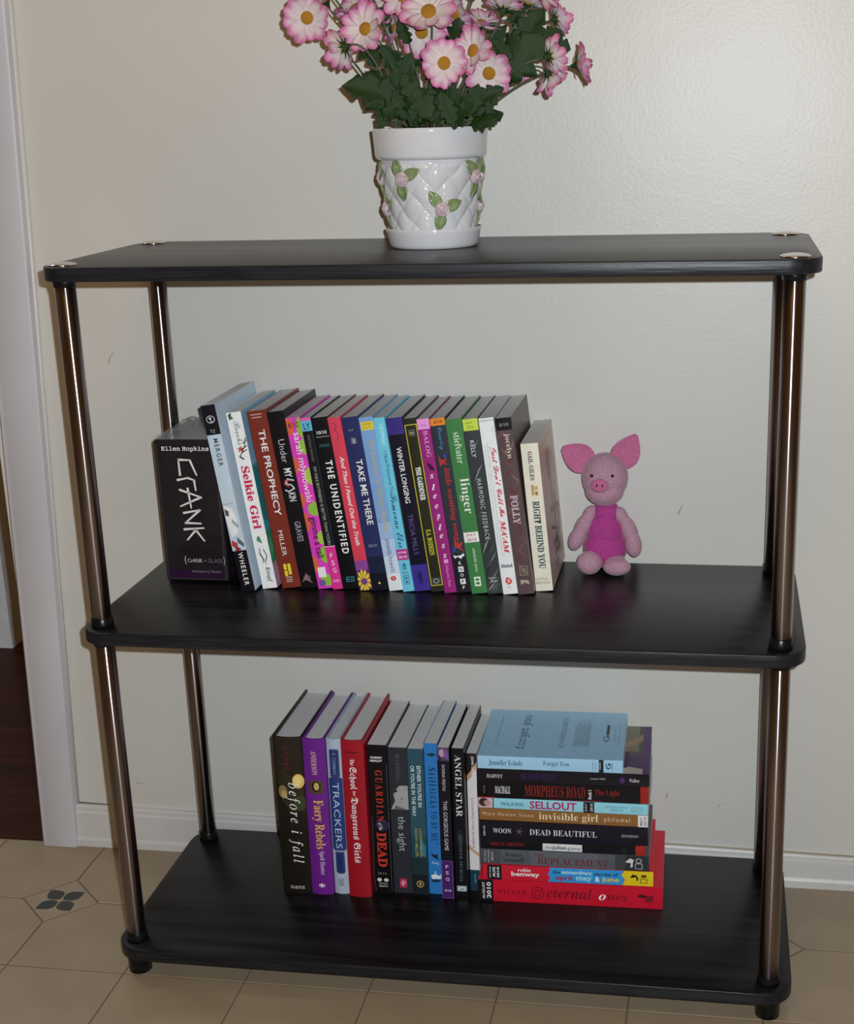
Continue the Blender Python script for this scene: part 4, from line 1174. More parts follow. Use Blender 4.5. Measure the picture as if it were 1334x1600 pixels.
# saucer
bm = lathe_bm([(0.0455, 0.0), (0.0480, 0.0006), (0.0500, 0.004), (0.0528, 0.0165), (0.0538, 0.0200), (0.0534, 0.0215), (0.0520, 0.0215), (0.0508, 0.0190), (0.0480, 0.0065), (0.044, 0.0055)], 72)
o = obj('saucer', bm, M_CERAMIC, plant)
smooth_angle(o, 50)

# pot body: basket-weave lattice pressed into the clay below a plain rim
NB = 11.0


def weave(a, z):
    """height of the woven strips at angle a, height z"""
    t = (z - 0.012) / 0.080
    if t <= 0 or t >= 1:
        return 0.0
    u = NB * a / (2 * PI) + t * 2.5
    v = NB * a / (2 * PI) - t * 2.5
    fu, fv = u - math.floor(u), v - math.floor(v)
    over = (math.floor(u) + math.floor(v)) % 2 == 0
    cr, al = (fv, fu) if over else (fu, fv)
    h = (max(math.sin(PI * cr), 0.0) ** 0.5) * (0.55 + 0.45 * math.sin(PI * al))
    edge = min(1.0, t / 0.06, (1 - t) / 0.05)
    return 0.0036 * h * edge - 0.0010 * edge


prof = [(0.036, 0.0068), (0.0438, 0.0070), (0.0450, 0.0085)]
NZ = 64
for k in range(NZ + 1):
    z = 0.0095 + (0.0950 - 0.0095) * k / NZ
    r = 0.0445 + (0.0560 - 0.0445) * ((z - 0.0095) / 0.0855) ** 1.05
    prof.append((r, z))
prof += [(0.0590, 0.0958), (0.0612, 0.0975), (0.0620, 0.1000), (0.0628, 0.1120), (0.0638, 0.1245), (0.0640, 0.1270), (0.0632, 0.1284), (0.0612, 0.1284), (0.0596, 0.1265), (0.0585, 0.112), (0.0575, 0.104), (0.0570, 0.102)]
bm = lathe_bm(prof, 300, fn=lambda a, z: weave(a, z) if 0.012 < z < 0.0945 else 0.0)
pot = obj('pot', bm, M_CERAMIC, plant)
smooth_angle(pot, 60)
bm = lathe_bm([(0.0, 0.102), (0.0572, 0.102), (0.0574, 0.112), (0.045, 0.117), (0.02, 0.119), (0.0008, 0.1195)], 40, cap0=False)
bmesh.ops.remove_doubles(bm, verts=bm.verts[:], dist=1e-5)
obj('foam', bm, mat('dark_green_foam', (0.025, 0.035, 0.02, 1), rough=0.9, var=0.4, vscale=150, bump=0.6), plant, smooth=True)


def pot_r(z):
    return 0.0445 + (0.0560 - 0.0445) * (z - 0.0095) / 0.0855


# ceramic rose: spiral of petals, and leaves pressed beside it (meshes shared)
bm = bmesh.new()
lathe(bm, [(0.0070, -0.002), (0.0082, 0.0010), (0.0080, 0.0030), (0.0062, 0.0040)], 24, fn=lambda a, z: 0.0005 * math.sin(5 * a))
pts = []
for k in range(64):
    a = 2 * PI * 3.1 * k / 63
    r = 0.0006 + 0.0066 * k / 63
    pts.append((r * math.cos(a), r * math.sin(a), 0.0056 - 0.0022 * k / 63))
tube(bm, pts, 0.0013, 0.0012, 5)
rose_me = bpy.data.meshes.new('ceramic_rose')
bm.to_mesh(rose_me)
bm.free()
rose_me.materials.append(M_ROSEC)
rose_me.polygons.foreach_set('use_smooth', [True] * len(rose_me.polygons))


def leaf_mesh(name, L, Wd, m, lobes=0, droop=0.0, fold=0.15, th=0.0006, n=14, across=4, wave=0.0):
    """leaf along +x from the origin, face +z, toothed outline, folded along the midrib"""
    bm = bmesh.new()
    top, bot_ = [], []
    for i in range(n + 1):
        t = i / n
        w = Wd * (math.sin(PI * min(1.0, 0.04 + 0.96 * t ** 0.8)) ** 0.75)
        if lobes:
            w *= (0.50 + 0.58 * abs(math.sin(PI * (lobes * t + 0.12))) ** 0.7) * (1 + 0.10 * math.sin(PI * 9 * t))
        if i == n:
            w = Wd * 0.05
        rt, rb_ = [], []
        for j in range(-across, across + 1):
            q = j / across
            y = w * q
            x = L * t + (L * 0.10 * abs(q) * (0.6 if lobes else 0.0))
            z = fold * abs(y) - droop * L * t * t + wave * L * math.sin(7 * t + 2 * q) * abs(q) - 0.03 * Wd * math.cos(PI * 5 * t) * abs(q)
            rt.append(bm.verts.new((x, y, z + th / 2)))
            rb_.append(bm.verts.new((x, y, z - th / 2)))
        top.append(rt)
        bot_.append(rb_)
    m_ = 2 * across
    for i in range(n):
        for j in range(m_):
            bm.faces.new((top[i][j], top[i + 1][j], top[i + 1][j + 1], top[i][j + 1]))
            bm.faces.new((bot_[i][j + 1], bot_[i + 1][j + 1], bot_[i + 1][j], bot_[i][j]))
        bm.faces.new((top[i][0], bot_[i][0], bot_[i + 1][0], top[i + 1][0]))
        bm.faces.new((top[i][m_], top[i + 1][m_], bot_[i + 1][m_], bot_[i][m_]))
    bm.faces.new(top[0] + bot_[0][::-1])
    bm.faces.new(top[n][::-1] + bot_[n])
    bmesh.ops.recalc_face_normals(bm, faces=bm.faces[:])
    me = bpy.data.meshes.new(name)
    bm.to_mesh(me)
    bm.free()
    for x in (m if isinstance(m, list) else [m]):
        me.materials.append(x)
    me.polygons.foreach_set('use_smooth', [True] * len(me.polygons))
    return me


cleaf = leaf_mesh('ceramic_leaf', 0.0205, 0.0066, M_LEAFC, droop=0.12, fold=0.35, th=0.0016, n=8, across=2)
VIEW = R(11.2)
for row, (z, angs) in enumerate(((0.0755, (-24, 68, -83, 118, 200)), (0.0430, (22, -69, 106, 160, 230)))):
    for q, ang in enumerate(angs):
        a = R(ang)
        r = pot_r(z) + 0.0022
        n = Vector((math.sin(a), -math.cos(a), -0.10)).normalized()
        side = Vector((math.cos(a), math.sin(a), 0))
        up = n.cross(side).normalized()
        if up.z < 0:
            up = -up
        M = Matrix((side, up, n)).transposed().to_4x4()
        M.translation = Vector((math.sin(a) * r, -math.cos(a) * r, z))
        ro = link_mesh('ceramic_rose', rose_me, pot)
        ro.matrix_local = M
        base_a = (115, 25, -95) if row == 0 and q % 2 == 0 else ((125, 20, -100) if row else (130, 60, -95))
        for la in base_a:
            lo_ = link_mesh('ceramic_leaf', cleaf, pot)
            lo_.matrix_local = M @ Matrix.Rotation(R(la), 4, 'Z') @ Matrix.Translation((0.0035, 0, -0.0004))

# petals, centres, calyxes: shared meshes
def petal_material():
    m, nt, b = new_mat('pink_white_petal')
    b.inputs['Roughness'].default_value = 0.55
    b.inputs['Specular IOR Level'].default_value = 0.25
    tc = nt.nodes.new('ShaderNodeTexCoord')
    sp = nt.nodes.new('ShaderNodeSeparateXYZ')
    nt.links.new(tc.outputs['Generated'], sp.inputs['Vector'])
    n = nt.nodes.new('ShaderNodeTexNoise')
    n.inputs['Scale'].default_value = 9
    mp = nt.nodes.new('ShaderNodeMapping')
    mp.inputs['Scale'].default_value = (0.5, 3.0, 1)
    nt.links.new(tc.outputs['Generated'], mp.inputs['Vector'])
    nt.links.new(mp.outputs['Vector'], n.inputs['Vector'])
    # |y-0.5| pushes the pink along the petal's rim
    s1 = nt.nodes.new('ShaderNodeMath')
    s1.operation = 'SUBTRACT'
    s1.inputs[1].default_value = 0.5
    nt.links.new(sp.outputs['Y'], s1.inputs[0])
    ab = nt.nodes.new('ShaderNodeMath')
    ab.operation = 'ABSOLUTE'
    nt.links.new(s1.outputs[0], ab.inputs[0])
    m1 = nt.nodes.new('ShaderNodeMath')
    m1.operation = 'MULTIPLY_ADD'
    m1.inputs[1].default_value = 0.42
    nt.links.new(ab.outputs[0], m1.inputs[0])
    nt.links.new(sp.outputs['X'], m1.inputs[2])
    m2 = nt.nodes.new('ShaderNodeMath')
    m2.operation = 'MULTIPLY_ADD'
    m2.inputs[1].default_value = 0.30
    nt.links.new(n.outputs['Fac'], m2.inputs[0])
    nt.links.new(m1.outputs[0], m2.inputs[2])
    r = nt.nodes.new('ShaderNodeValToRGB')
    e = r.color_ramp.elements
    e[0].position = 0.25
    e[0].color = (0.62, 0.58, 0.36, 1)
    e[1].position = 1.28 if False else 1.0
    e[1].color = (0.50, 0.085, 0.26, 1)
    for p, c in ((0.42, (0.66, 0.58, 0.56, 1)), (0.74, (0.66, 0.52, 0.56, 1)), (0.88, (0.62, 0.27, 0.42, 1))):
        q = r.color_ramp.elements.new(p)
        q.color = c
    sc = nt.nodes.new('ShaderNodeMath')
    sc.operation = 'MULTIPLY'
    sc.inputs[1].default_value = 0.82
    nt.links.new(m2.outputs[0], sc.inputs[0])
    nt.links.new(sc.outputs[0], r.inputs['Fac'])
    nt.links.new(r.outputs['Color'], b.inputs['Base Color'])
    return m


M_PETAL = petal_material()
M_DISC = mat('orange_yellow_flower_centre', (0.52, 0.24, 0.015, 1), rough=0.6, var=0.3, vscale=700, bump=0.7, bscale=900)
M_GREEN = mat('dark_green_leaf_fabric', (0.017, 0.044, 0.010, 1), rough=0.38, var=0.35, vscale=90, bump=0.4, bscale=220, spec=0.35)
M_STEM = mat('green_brown_stem', (0.075, 0.085, 0.045, 1), rough=0.55, var=0.3, vscale=120)


def petal_mesh(seed):
    rr = random.Random(seed)
    bm = bmesh.new()
    L, Wd = 1.0, 0.245
    n, ac = 9, 3
    top, low = [], []
    curl = 0.10 + 0.16 * rr.random()
    for i in range(n + 1):
        t = i / n
        w = Wd * (0.30 + 0.70 * math.sin(PI * 0.5 * min(1, t / 0.68)))
        if t > 0.72:
            w *= math.sqrt(max(0.0, 1 - ((t - 0.72) / 0.30) ** 2))
        rt, rl = [], []
        for j in range(-ac, ac + 1):
            q = j / ac
            x = L * (t - 0.045 * (t > 0.9) * (1 - abs(q)) * (1 if j == 0 else .3))
            z = 0.10 * t + curl * t * t * 0.9 - 0.22 * max(0, t - 0.78) * (1 if seed % 2 else -2.2) + 0.10 * w * 4 * q * q * (0.6 + 0.4 * t) + 0.012 * math.sin(6 * q + seed)
            rt.append(bm.verts.new((x, w * q, z + 0.006)))
            rl.append(bm.verts.new((x, w * q, z - 0.006)))
        top.append(rt)
        low.append(rl)
    m_ = 2 * ac
    for i in range(n):
        for j in range(m_):
            bm.faces.new((top[i][j], top[i + 1][j], top[i + 1][j + 1], top[i][j + 1]))
            bm.faces.new((low[i][j + 1], low[i + 1][j + 1], low[i + 1][j], low[i][j]))
        bm.faces.new((top[i][0], low[i][0], low[i + 1][0], top[i + 1][0]))
        bm.faces.new((top[i][m_], top[i + 1][m_], low[i + 1][m_], low[i][m_]))
    bm.faces.new(top[0] + low[0][::-1])
    bm.faces.new(top[n][::-1] + low[n])
    bmesh.ops.recalc_face_normals(bm, faces=bm.faces[:])
    me = bpy.data.meshes.new('petal')
    bm.to_mesh(me)
    bm.free()
    me.materials.append(M_PETAL)
    me.polygons.foreach_set('use_smooth', [True] * len(me.polygons))
    return me


PETALS = [petal_mesh(k) for k in range(4)]
# domed, pimpled centre (unit flower radius 1)
bm = bmesh.new()
lathe(bm, [(0.16, -0.06), (0.22, 0.0), (0.265, 0.05), (0.255, 0.12), (0.20, 0.17), (0.11, 0.195), (0.03, 0.20)], 28, fn=lambda a, z: 0.012 * math.sin(14 * a) * (1 if z > 0.01 else 0))
disc_me = bpy.data.meshes.new('flower_head')
bm.to_mesh(disc_me)
bm.free()
disc_me.materials.append(M_DISC)
disc_me.polygons.foreach_set('use_smooth', [True] * len(disc_me.polygons))
# calyx: little green star behind the petals
bm = bmesh.new()
lathe(bm, [(0.07, -0.34), (0.10, -0.24), (0.17, -0.12), (0.24, -0.055), (0.22, -0.03)], 20)
for k in range(9):
    a = 2 * PI * k / 9
    ca, sa = math.cos(a), math.sin(a)
    P3 = [(0.15, -0.06), (0.15, 0.06), (0.52, 0.0)]
    A = [bm.verts.new((x * ca - y * sa, x * sa + y * ca, -0.03 - 0.03 * (x < .3) + 0.05 * (x > .3))) for x, y in P3]
    B = [bm.verts.new((v.co.x, v.co.y, v.co.z - 0.03)) for v in A]
    bm.faces.new(A)
    bm.faces.new(B[::-1])
    for i in range(3):
        j = (i + 1) % 3
        bm.faces.new((A[j], A[i], B[i], B[j]))
calyx_me = bpy.data.meshes.new('calyx')
bm.to_mesh(calyx_me)
bm.free()
calyx_me.materials.append(M_GREEN)

FLOWERS = [
    (0.2419, 0.1500, 1.1024, 0.15, -1.00, 0.00, 0.0510),
    (0.3089, 0.1400, 1.0879, -0.25, -1.00, 0.25, 0.0516),
    (0.2858, 0.1300, 1.0702, -0.90, 0.35, -0.25, 0.0472),
    (0.3674, 0.1500, 1.0836, 0.05, -1.00, -0.15, 0.0515),
    (0.3827, 0.1150, 1.1003, 0.00, -1.00, 0.55, 0.0602),
    (0.3356, 0.1650, 1.0893, -0.70, -0.50, 0.10, 0.0362),
    (0.3991, 0.1050, 1.0497, 0.05, -1.00, 0.05, 0.0499),
    (0.4304, 0.1100, 1.0608, -0.55, -0.90, 0.25, 0.0499),
    (0.4438, 0.1200, 1.0391, 0.10, -1.00, -0.25, 0.0501),
    (0.4049, 0.1500, 1.1015, -0.40, -0.90, -0.30, 0.0471),
    (0.4297, 0.1650, 1.0898, 0.30, -0.30, 0.70, 0.0430),
    (0.4558, 0.1500, 1.1033, 0.15, 0.35, 0.90, 0.0468),
    (0.4790, 0.1600, 1.1081, 0.30, 0.10, 0.90, 0.0470),
    (0.5096, 0.1650, 1.0920, 0.75, 0.50, 0.20, 0.0385),
    (0.5063, 0.1300, 1.0538, 0.70, 0.55, 0.15, 0.0418),
    (0.5346, 0.1500, 1.0445, 1.00, -0.05, 0.10, 0.0451),
    (0.5038, 0.1500, 1.0365, 0.40, 0.40, -0.45, 0.0423),
    (0.3764, 0.1750, 1.0230, 0.10, -0.25, -0.55, 0.0435),
    (0.4642, 0.1900, 1.0478, 0.30, -0.40, -0.20, 0.0363),
    (0.3248, 0.1800, 1.1114, -0.30, -0.60, 0.30, 0.0469),
    (0.2575, 0.1700, 1.1199, -0.40, -0.20, 0.80, 0.0471),
    (0.2877, 0.1850, 1.1118, -0.20, -0.30, 0.50, 0.0473),
    (0.4656, 0.1700, 1.0887, 0.50, 0.20, -0.30, 0.0330),
    (0.3508, 0.1400, 1.1182, 0.00, -0.90, 0.40, 0.0500),
    (0.4960, 0.1500, 1.1156, 0.50, -0.40, 0.60, 0.0453),
    (0.4283, 0.1300, 1.1281, 0.10, -0.80, 0.60, 0.0478),
    (0.3008, 0.1500, 1.1405, -0.40, -0.60, 0.60, 0.0478),
    (0.3827, 0.1600, 1.1537, 0.00, -0.50, 0.80, 0.0490),
    (0.2394, 0.1700, 1.1510, -0.60, -0.40, 0.50, 0.0458),
    (0.4634, 0.1700, 1.1480, 0.30, -0.40, 0.70, 0.0460),
    (0.3374, 0.1800, 1.1701, -0.10, -0.30, 0.90, 0.0455),
    (0.4229, 0.1700, 1.1748, 0.20, -0.20, 0.90, 0.0448),
]
LEAVES = [
    (0.3394, 0.1400, 1.0192, 0.2940, 0.1200, 1.0322),
    (0.3242, 0.1500, 1.0461, 0.3078, 0.1300, 1.0201),
    (0.3522, 0.1500, 1.0387, 0.3298, 0.1300, 1.0662),
    (0.3333, 0.1400, 1.0095, 0.3245, 0.1250, 0.9920),
    (0.3602, 0.1200, 0.9957, 0.3446, 0.1100, 1.0189),
    (0.3559, 0.1300, 1.0252, 0.3405, 0.1100, 1.0511),
    (0.3704, 0.1200, 0.9889, 0.3619, 0.1000, 1.0184),
    (0.3914, 0.1200, 0.9916, 0.3838, 0.1000, 1.0177),
    (0.4122, 0.1200, 0.9911, 0.4066, 0.1000, 1.0234),
    (0.4244, 0.1300, 0.9939, 0.4473, 0.1200, 1.0160),
    (0.4225, 0.1200, 0.9875, 0.4428, 0.1100, 0.9936),
    (0.3586, 0.1100, 0.9893, 0.3754, 0.1000, 1.0116),
    (0.4001, 0.1100, 0.9883, 0.4247, 0.0900, 1.0070),
    (0.4516, 0.1400, 1.0354, 0.4890, 0.1200, 1.0686),
    (0.4852, 0.1500, 1.0731, 0.5138, 0.1500, 1.0784),
    (0.4679, 0.1500, 1.0641, 0.4938, 0.1500, 1.0981),
    (0.4563, 0.1600, 1.0680, 0.4429, 0.1600, 1.0865),
    (0.3500, 0.1700, 1.0851, 0.3169, 0.1700, 1.1072),
    (0.3290, 0.1700, 1.0924, 0.3356, 0.1600, 1.1111),
    (0.3989, 0.1500, 1.0664, 0.4064, 0.1400, 1.0913),
    (0.3874, 0.1600, 1.0898, 0.3588, 0.1600, 1.0766),
    (0.3836, 0.1700, 1.0380, 0.3629, 0.1700, 1.0552),
    (0.4151, 0.1700, 1.0238, 0.4380, 0.1600, 1.0329),
    (0.3240, 0.1400, 0.9932, 0.3235, 0.1300, 1.0098),
    (0.4267, 0.1600, 1.0002, 0.4256, 0.1500, 1.0299),
    (0.3687, 0.1500, 1.0085, 0.3892, 0.1400, 1.0341),
    (0.4905, 0.1600, 1.0540, 0.4695, 0.1400, 1.0732),
    (0.3392, 0.1600, 1.0326, 0.3601, 0.1500, 1.0593),
    (0.3479, 0.1300, 1.0026, 0.3121, 0.1250, 1.0395),
    (0.3441, 0.1200, 1.0255, 0.3614, 0.1100, 1.0568),
    (0.3720, 0.1000, 1.0117, 0.3559, 0.1000, 1.0377),
    (0.3850, 0.1000, 0.9952, 0.3735, 0.0950, 1.0244),
    (0.4088, 0.1000, 0.9882, 0.3971, 0.0950, 1.0173),
    (0.4210, 0.1100, 0.9974, 0.4337, 0.1000, 1.0226),
    (0.4261, 0.1400, 0.9872, 0.4473, 0.1400, 0.9998),
    (0.4396, 0.1700, 1.0165, 0.4612, 0.1700, 1.0389),
    (0.3310, 0.1100, 0.9966, 0.3479, 0.1000, 1.0124),
    (0.3833, 0.1300, 1.0114, 0.3997, 0.1200, 1.0303),
    (0.4670, 0.1300, 1.0507, 0.4486, 0.1200, 1.0700),
    (0.4724, 0.1700, 1.0808, 0.4626, 0.1700, 1.1068),
    (0.4976, 0.1600, 1.0730, 0.5181, 0.1600, 1.0659),
    (0.3557, 0.1400, 1.0708, 0.3484, 0.1300, 1.0930),
    (0.3850, 0.1700, 1.0774, 0.4064, 0.1700, 1.0864),
    (0.2927, 0.1700, 1.0806, 0.3155, 0.1600, 1.0598),
    (0.4266, 0.1200, 1.0101, 0.4558, 0.1100, 1.0221),
    (0.3657, 0.1200, 1.0442, 0.3432, 0.1100, 1.0351),
]
rf = random.Random(11)
P0 = Vector((PC.x, PC.y, ZT))
for fi, (x, y, z, nx, ny, nz, D) in enumerate(FLOWERS):
    n = Vector((nx, ny, nz)).normalized()
    pos = Vector((x, y, z)) - P0
    r = D / 2 * 1.04
    q = n.to_track_quat('Z', 'Y')
    M = Matrix.LocRotScale(pos, q, Vector((r, r, r)))
    head = link_mesh('flower_head', disc_me, plant)
    head.matrix_local = M
    link_mesh('calyx', calyx_me, head)
    NP = 12 if fi < 22 else 9
    a0 = rf.random() * 6.28
    for k in range(NP):
        p = link_mesh('petal', PETALS[rf.randrange(4)], head)
        p.rotation_euler = (rf.uniform(-.12, .12), -R(rf.uniform(-4, 12)) + (R(4) if k % 2 else 0), a0 + 2 * PI * k / NP + rf.uniform(-.07, .07))
        s = rf.uniform(0.90, 1.04)
        p.scale = (s, s * rf.uniform(0.98, 1.16), s)
        p.location = (0, 0, 0.012 if k % 2 else -0.012)
    # stem: from the pot's mouth, curving into the back of the head
    b0 = Vector((max(-.03, min(.03, pos.x * 0.22)), max(-.02, min(.02, pos.y * .3)), 0.112))
    back = pos - n * r * 0.30
    mid_ = b0.lerp(back, 0.62) + Vector((pos.x * -0.10, 0.0, 0.02))
    pre = back - n * 0.022
    pts = []
    for k in range(13):
        t = k / 12
        u = 1 - t
        pts.append(b0 * u ** 3 + 3 * mid_ * u * u * t + 3 * pre * u * t * t + back * t ** 3)
    bm = bmesh.new()
    tube(bm, pts, 0.0016, 0.0010, 6)
    obj('stem', bm, M_STEM, plant, smooth=True)

GL = [leaf_mesh('leaf', 1.0, 0.36, M_GREEN, lobes=3.0, droop=0.16, fold=0.18, th=0.012, n=30, across=3, wave=0.02),
      leaf_mesh('leaf', 1.0, 0.44, M_GREEN, lobes=3.0, droop=0.28, fold=-0.12, th=0.012, n=30, across=3, wave=0.03),
      leaf_mesh('leaf', 1.0, 0.30, M_GREEN, lobes=4.0, droop=0.06, fold=0.28, th=0.012, n=30, across=3, wave=0.02)]
for li, (x0, y0, z0, x1, y1, z1) in enumerate(LEAVES):
    A = Vector((x0, y0, z0)) - P0
    B = Vector((x1, y1, z1)) - P0
    ax = (B - A)
    L = max(ax.length, 0.026) * 1.1
    ax.normalize()
    nr = Vector((rf.uniform(-.45, .45), -1, rf.uniform(0.1, .75)))
    nr = (nr - ax * nr.dot(ax)).normalized()
    sd = nr.cross(ax)
    M = Matrix((ax, sd, nr)).transposed().to_4x4() @ Matrix.Diagonal((L, L * 0.95, L, 1))
    M.translation = A
    lo_ = link_mesh('leaf', GL[li % 3], plant)
    lo_.matrix_local = M
    if A.z > 0.13:
        b0 = Vector((A.x * .2, A.y * .3, 0.112))
        bm = bmesh.new()
        tube(bm, [b0, b0.lerp(A, .5) + Vector((0, 0, .008)), A], 0.0013, 0.0009, 5)
        obj('leaf_stalk', bm, M_STEM, plant, smooth=True)

# ------------------------------------------------------------------ plush pig toy on the middle shelf
pig = thing('plush_pig', 'small pink plush pig toy with magenta body sitting against the wall on the middle shelf', 'toy', (0.554, 0.262, ZM))


def plush(name, col, bumpy=0.55):
    m, nt, b = new_mat(name)
    b.inputs['Roughness'].default_value = 0.95
    b.inputs['Specular IOR Level'].default_value = 0.05
    b.inputs['Sheen Weight'].default_value = 0.35
    b.inputs['Sheen Roughness'].default_value = 0.4
    tc = nt.nodes.new('ShaderNodeTexCoord')
    n = nt.nodes.new('ShaderNodeTexNoise')
    n.inputs['Scale'].default_value = 520
    n.inputs['Detail'].default_value = 3
    nt.links.new(tc.outputs['Object'], n.inputs['Vector'])
    r = nt.nodes.new('ShaderNodeValToRGB')
    r.color_ramp.elements[0].position = 0.3
    r.color_ramp.elements[1].position = 0.75
    r.color_ramp.elements[0].color = tuple(c * .74 for c in col) + (1,)
    r.color_ramp.elements[1].color = tuple(min(1, c * 1.12) for c in col) + (1,)
    nt.links.new(n.outputs['Fac'], r.inputs['Fac'])
    nt.links.new(r.outputs['Color'], b.inputs['Base Color'])
    bp = nt.nodes.new('ShaderNodeBump')
    bp.inputs['Strength'].default_value = bumpy
    bp.inputs['Distance'].default_value = 0.0012
    nt.links.new(n.outputs['Fac'], bp.inputs['Height'])
    nt.links.new(bp.outputs['Normal'], b.inputs['Normal'])
    return m


M_PINK = plush('pale_pink_plush', (0.55, 0.315, 0.41))
M_MAG = plush('magenta_plush', (0.50, 0.065, 0.30))
M_ROSE = plush('rose_pink_plush', (0.62, 0.18, 0.34))
M_EYE = mat('black_bead', (0.01, 0.008, 0.01, 1), rough=0.15)


def blob(parts, voxel=0.0012, smooth_it=4):
    """union of ellipsoids (centre, radii, euler) melted into one surface"""
    bm = bmesh.new()
    for c, rad, e in parts:
        M = Matrix.LocRotScale(Vector(c), Euler(e), Vector(rad))
        bmesh.ops.create_icosphere(bm, subdivisions=4, radius=1.0, matrix=M)
    me = bpy.data.meshes.new('tmp')
    bm.to_mesh(me)
    bm.free()
    o = bpy.data.objects.new('tmp', me)
    COL.objects.link(o)
    md = o.modifiers.new('r', 'REMESH')
    md.mode = 'VOXEL'
    md.voxel_size = voxel
    sm = o.modifiers.new('s', 'SMOOTH')
    sm.iterations = smooth_it
    sm.factor = 0.5
    bpy.context.view_layer.update()
    r = bpy.data.meshes.new_from_object(o.evaluated_get(bpy.context.evaluated_depsgraph_get()))
    bpy.data.objects.remove(o)
    bpy.data.meshes.remove(me)
    return r


def blob_obj(name, parts, m, parent, **k):
    me = blob(parts, **k)
    me.name = name
    me.materials.clear()
    me.materials.append(m)
    me.polygons.foreach_set('use_smooth', [True] * len(me.polygons))
    return link_mesh(name, me, parent)


# torso: pear that narrows to the neck
blob_obj('torso', [((0.0, 0.0, 0.026), (0.0275, 0.024, 0.0255), (0, 0, 0)), ((0.0, 0.0, 0.048), (0.0235, 0.021, 0.026), (0, 0, 0)), ((0.001, 0.001, 0.070), (0.0175, 0.0165, 0.018), (0, 0, 0))], M_MAG, pig)
# head: round with full cheeks and a short muzzle
hd = blob_obj('head', [((0.0, -0.002, 0.117), (0.0285, 0.0270, 0.0310), (0, 0, 0)), ((0.0, -0.008, 0.102), (0.0240, 0.0215, 0.0190), (0, 0, 0)), ((-0.003, -0.0215, 0.1125), (0.0135, 0.0110, 0.0115), (0, 0, 0))], M_PINK, pig)
# snout: flat oval pad with two nostrils
bm = bmesh.new()
lathe(bm, [(0.0062, -0.003), (0.0090, 0.0), (0.0098, 0.0022), (0.0090, 0.0042), (0.0060, 0.0052), (0.0004, 0.0054)], 28)
bmesh.ops.transform(bm, matrix=Matrix.Translation((-0.0035, -0.0305, 0.1140)) @ Matrix.Rotation(R(-8), 4, 'Z') @ Matrix.Rotation(R(84), 4, 'X') @ Matrix.Diagonal((1.08, 0.86, 1, 1)), verts=bm.verts[:])
obj('snout', bm, M_ROSE, hd, smooth=True)
for s in (-1, 1):
    bm = bmesh.new()
    bmesh.ops.create_uvsphere(bm, u_segments=12, v_segments=8, radius=1.0, matrix=Matrix.Translation((-0.0040 + s * 0.0033, -0.0362, 0.1150)) @ Matrix.Diagonal((0.0012, 0.0008, 0.0021, 1)))
    obj('nostril', bm, mat('dark_rose_stitch', (0.16, 0.03, 0.07, 1), rough=0.9), hd, smooth=True)
    bm = bmesh.new()
    ex = -0.002 + s * 0.0125
    bmesh.ops.create_uvsphere(bm, u_segments=16, v_segments=10, radius=0.0021, matrix=Matrix.Translation((ex, -0.0262 + 0.0008 * abs(s), 0.1245)))
    obj('eye', bm, M_EYE, hd, smooth=True)


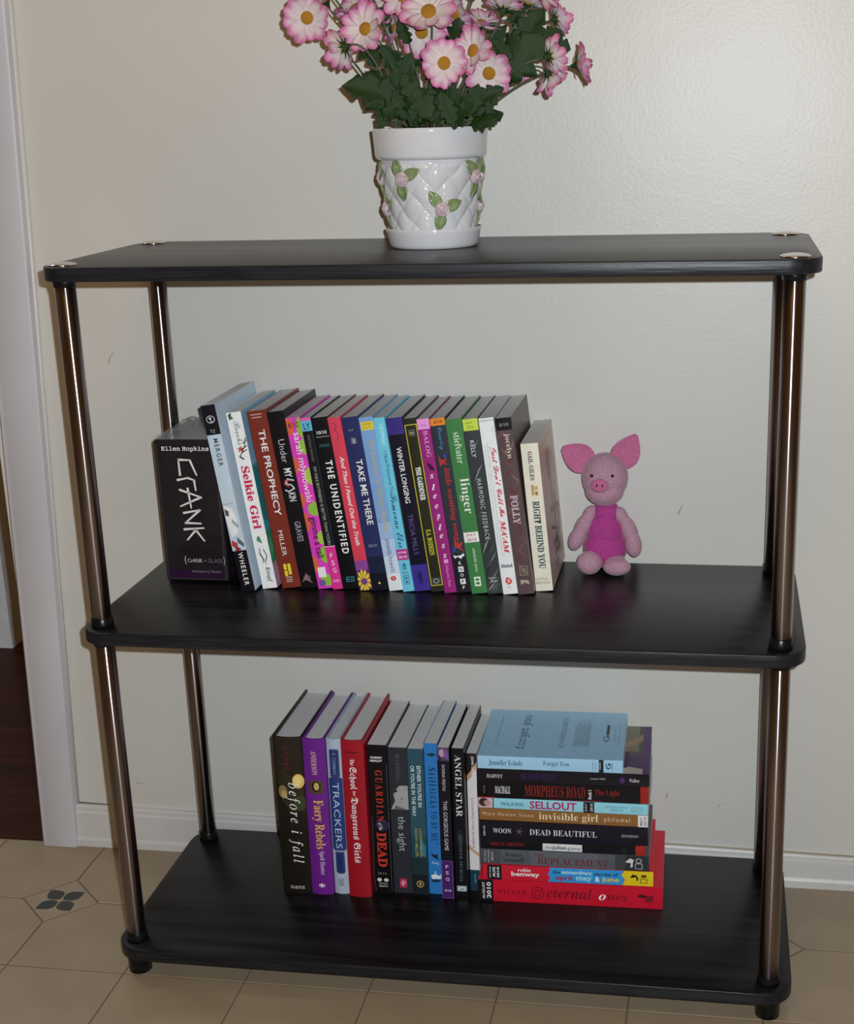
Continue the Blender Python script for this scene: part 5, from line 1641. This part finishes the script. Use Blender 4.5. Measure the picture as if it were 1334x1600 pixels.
def ear(root, tip, width, cup, nrm):
    """cupped triangular ear with thickness"""
    root, tip, nrm = Vector(root), Vector(tip), Vector(nrm)
    ax = tip - root
    L = ax.length
    ax.normalize()
    nrm = (nrm - ax * nrm.dot(ax)).normalized()
    sd = nrm.cross(ax)
    bm = bmesh.new()
    n, ac = 12, 6
    F, B = [], []
    for i in range(n + 1):
        t = i / n
        w = width * 1.02 * math.sin(PI * (0.16 + 0.82 * t ** 0.9)) ** 0.85 + 0.0012
        f_, b_ = [], []
        for j in range(-ac, ac + 1):
            q = j / ac
            e = math.sqrt(max(0, 1 - q * q))
            p = root + ax * L * t + sd * w * q + nrm * (cup * w * q * q - 0.10 * L * t * t)
            f_.append(bm.verts.new(p + nrm * (0.0006 + 0.0008 * e)))
            b_.append(bm.verts.new(p - nrm * (0.0006 + 0.0022 * e)))
        F.append(f_)
        B.append(b_)
    m_ = 2 * ac
    for i in range(n):
        for j in range(m_):
            bm.faces.new((F[i][j], F[i + 1][j], F[i + 1][j + 1], F[i][j + 1]))
            bm.faces.new((B[i][j + 1], B[i + 1][j + 1], B[i + 1][j], B[i][j]))
        bm.faces.new((F[i][0], B[i][0], B[i + 1][0], F[i + 1][0]))
        bm.faces.new((F[i][m_], F[i + 1][m_], B[i + 1][m_], B[i][m_]))
    bm.faces.new(F[0] + B[0][::-1])
    bm.faces.new(F[n][::-1] + B[n])
    bmesh.ops.recalc_face_normals(bm, faces=bm.faces[:])
    return bm


obj('ear', ear((-0.0165, -0.001, 0.1330), (-0.0525, -0.002, 0.1530), 0.0165, 0.22, (-0.05, -1, 0.15)), M_ROSE, hd, smooth=True)
obj('ear', ear((0.0165, -0.001, 0.1330), (0.0375, -0.002, 0.1690), 0.0160, 0.22, (0.15, -1, 0.05)), M_ROSE, hd, smooth=True)
# arms hanging at the sides, rounded paws
blob_obj('arm', [((-0.0185, -0.003, 0.070), (0.0085, 0.0090, 0.0120), (0, R(25), 0)), ((-0.0265, -0.006, 0.056), (0.0098, 0.0098, 0.0185), (0, R(28), 0)), ((-0.0345, -0.009, 0.040), (0.0100, 0.0100, 0.0160), (0, R(22), 0))], M_PINK, pig, voxel=0.0011)
blob_obj('arm', [((0.0195, -0.003, 0.069), (0.0085, 0.0090, 0.0120), (0, R(-28), 0)), ((0.0300, -0.005, 0.051), (0.0098, 0.0098, 0.0200), (0, R(-22), 0)), ((0.0355, -0.008, 0.034), (0.0102, 0.0100, 0.0170), (0, R(-10), 0))], M_PINK, pig, voxel=0.0011)
# stubby legs stretched forward
blob_obj('leg', [((-0.0150, -0.014, 0.0140), (0.0130, 0.0160, 0.0120), (R(8), 0, R(20))), ((-0.0175, -0.028, 0.0148), (0.0155, 0.0120, 0.0147), (0, R(25), R(15)))], M_PINK, pig, voxel=0.0011)
blob_obj('leg', [((0.0130, -0.014, 0.0120), (0.0125, 0.0160, 0.0110), (R(8), 0, R(-20))), ((0.0165, -0.030, 0.0108), (0.0172, 0.0120, 0.0107), (0, R(-4), R(-8)))], M_PINK, pig, voxel=0.0011)
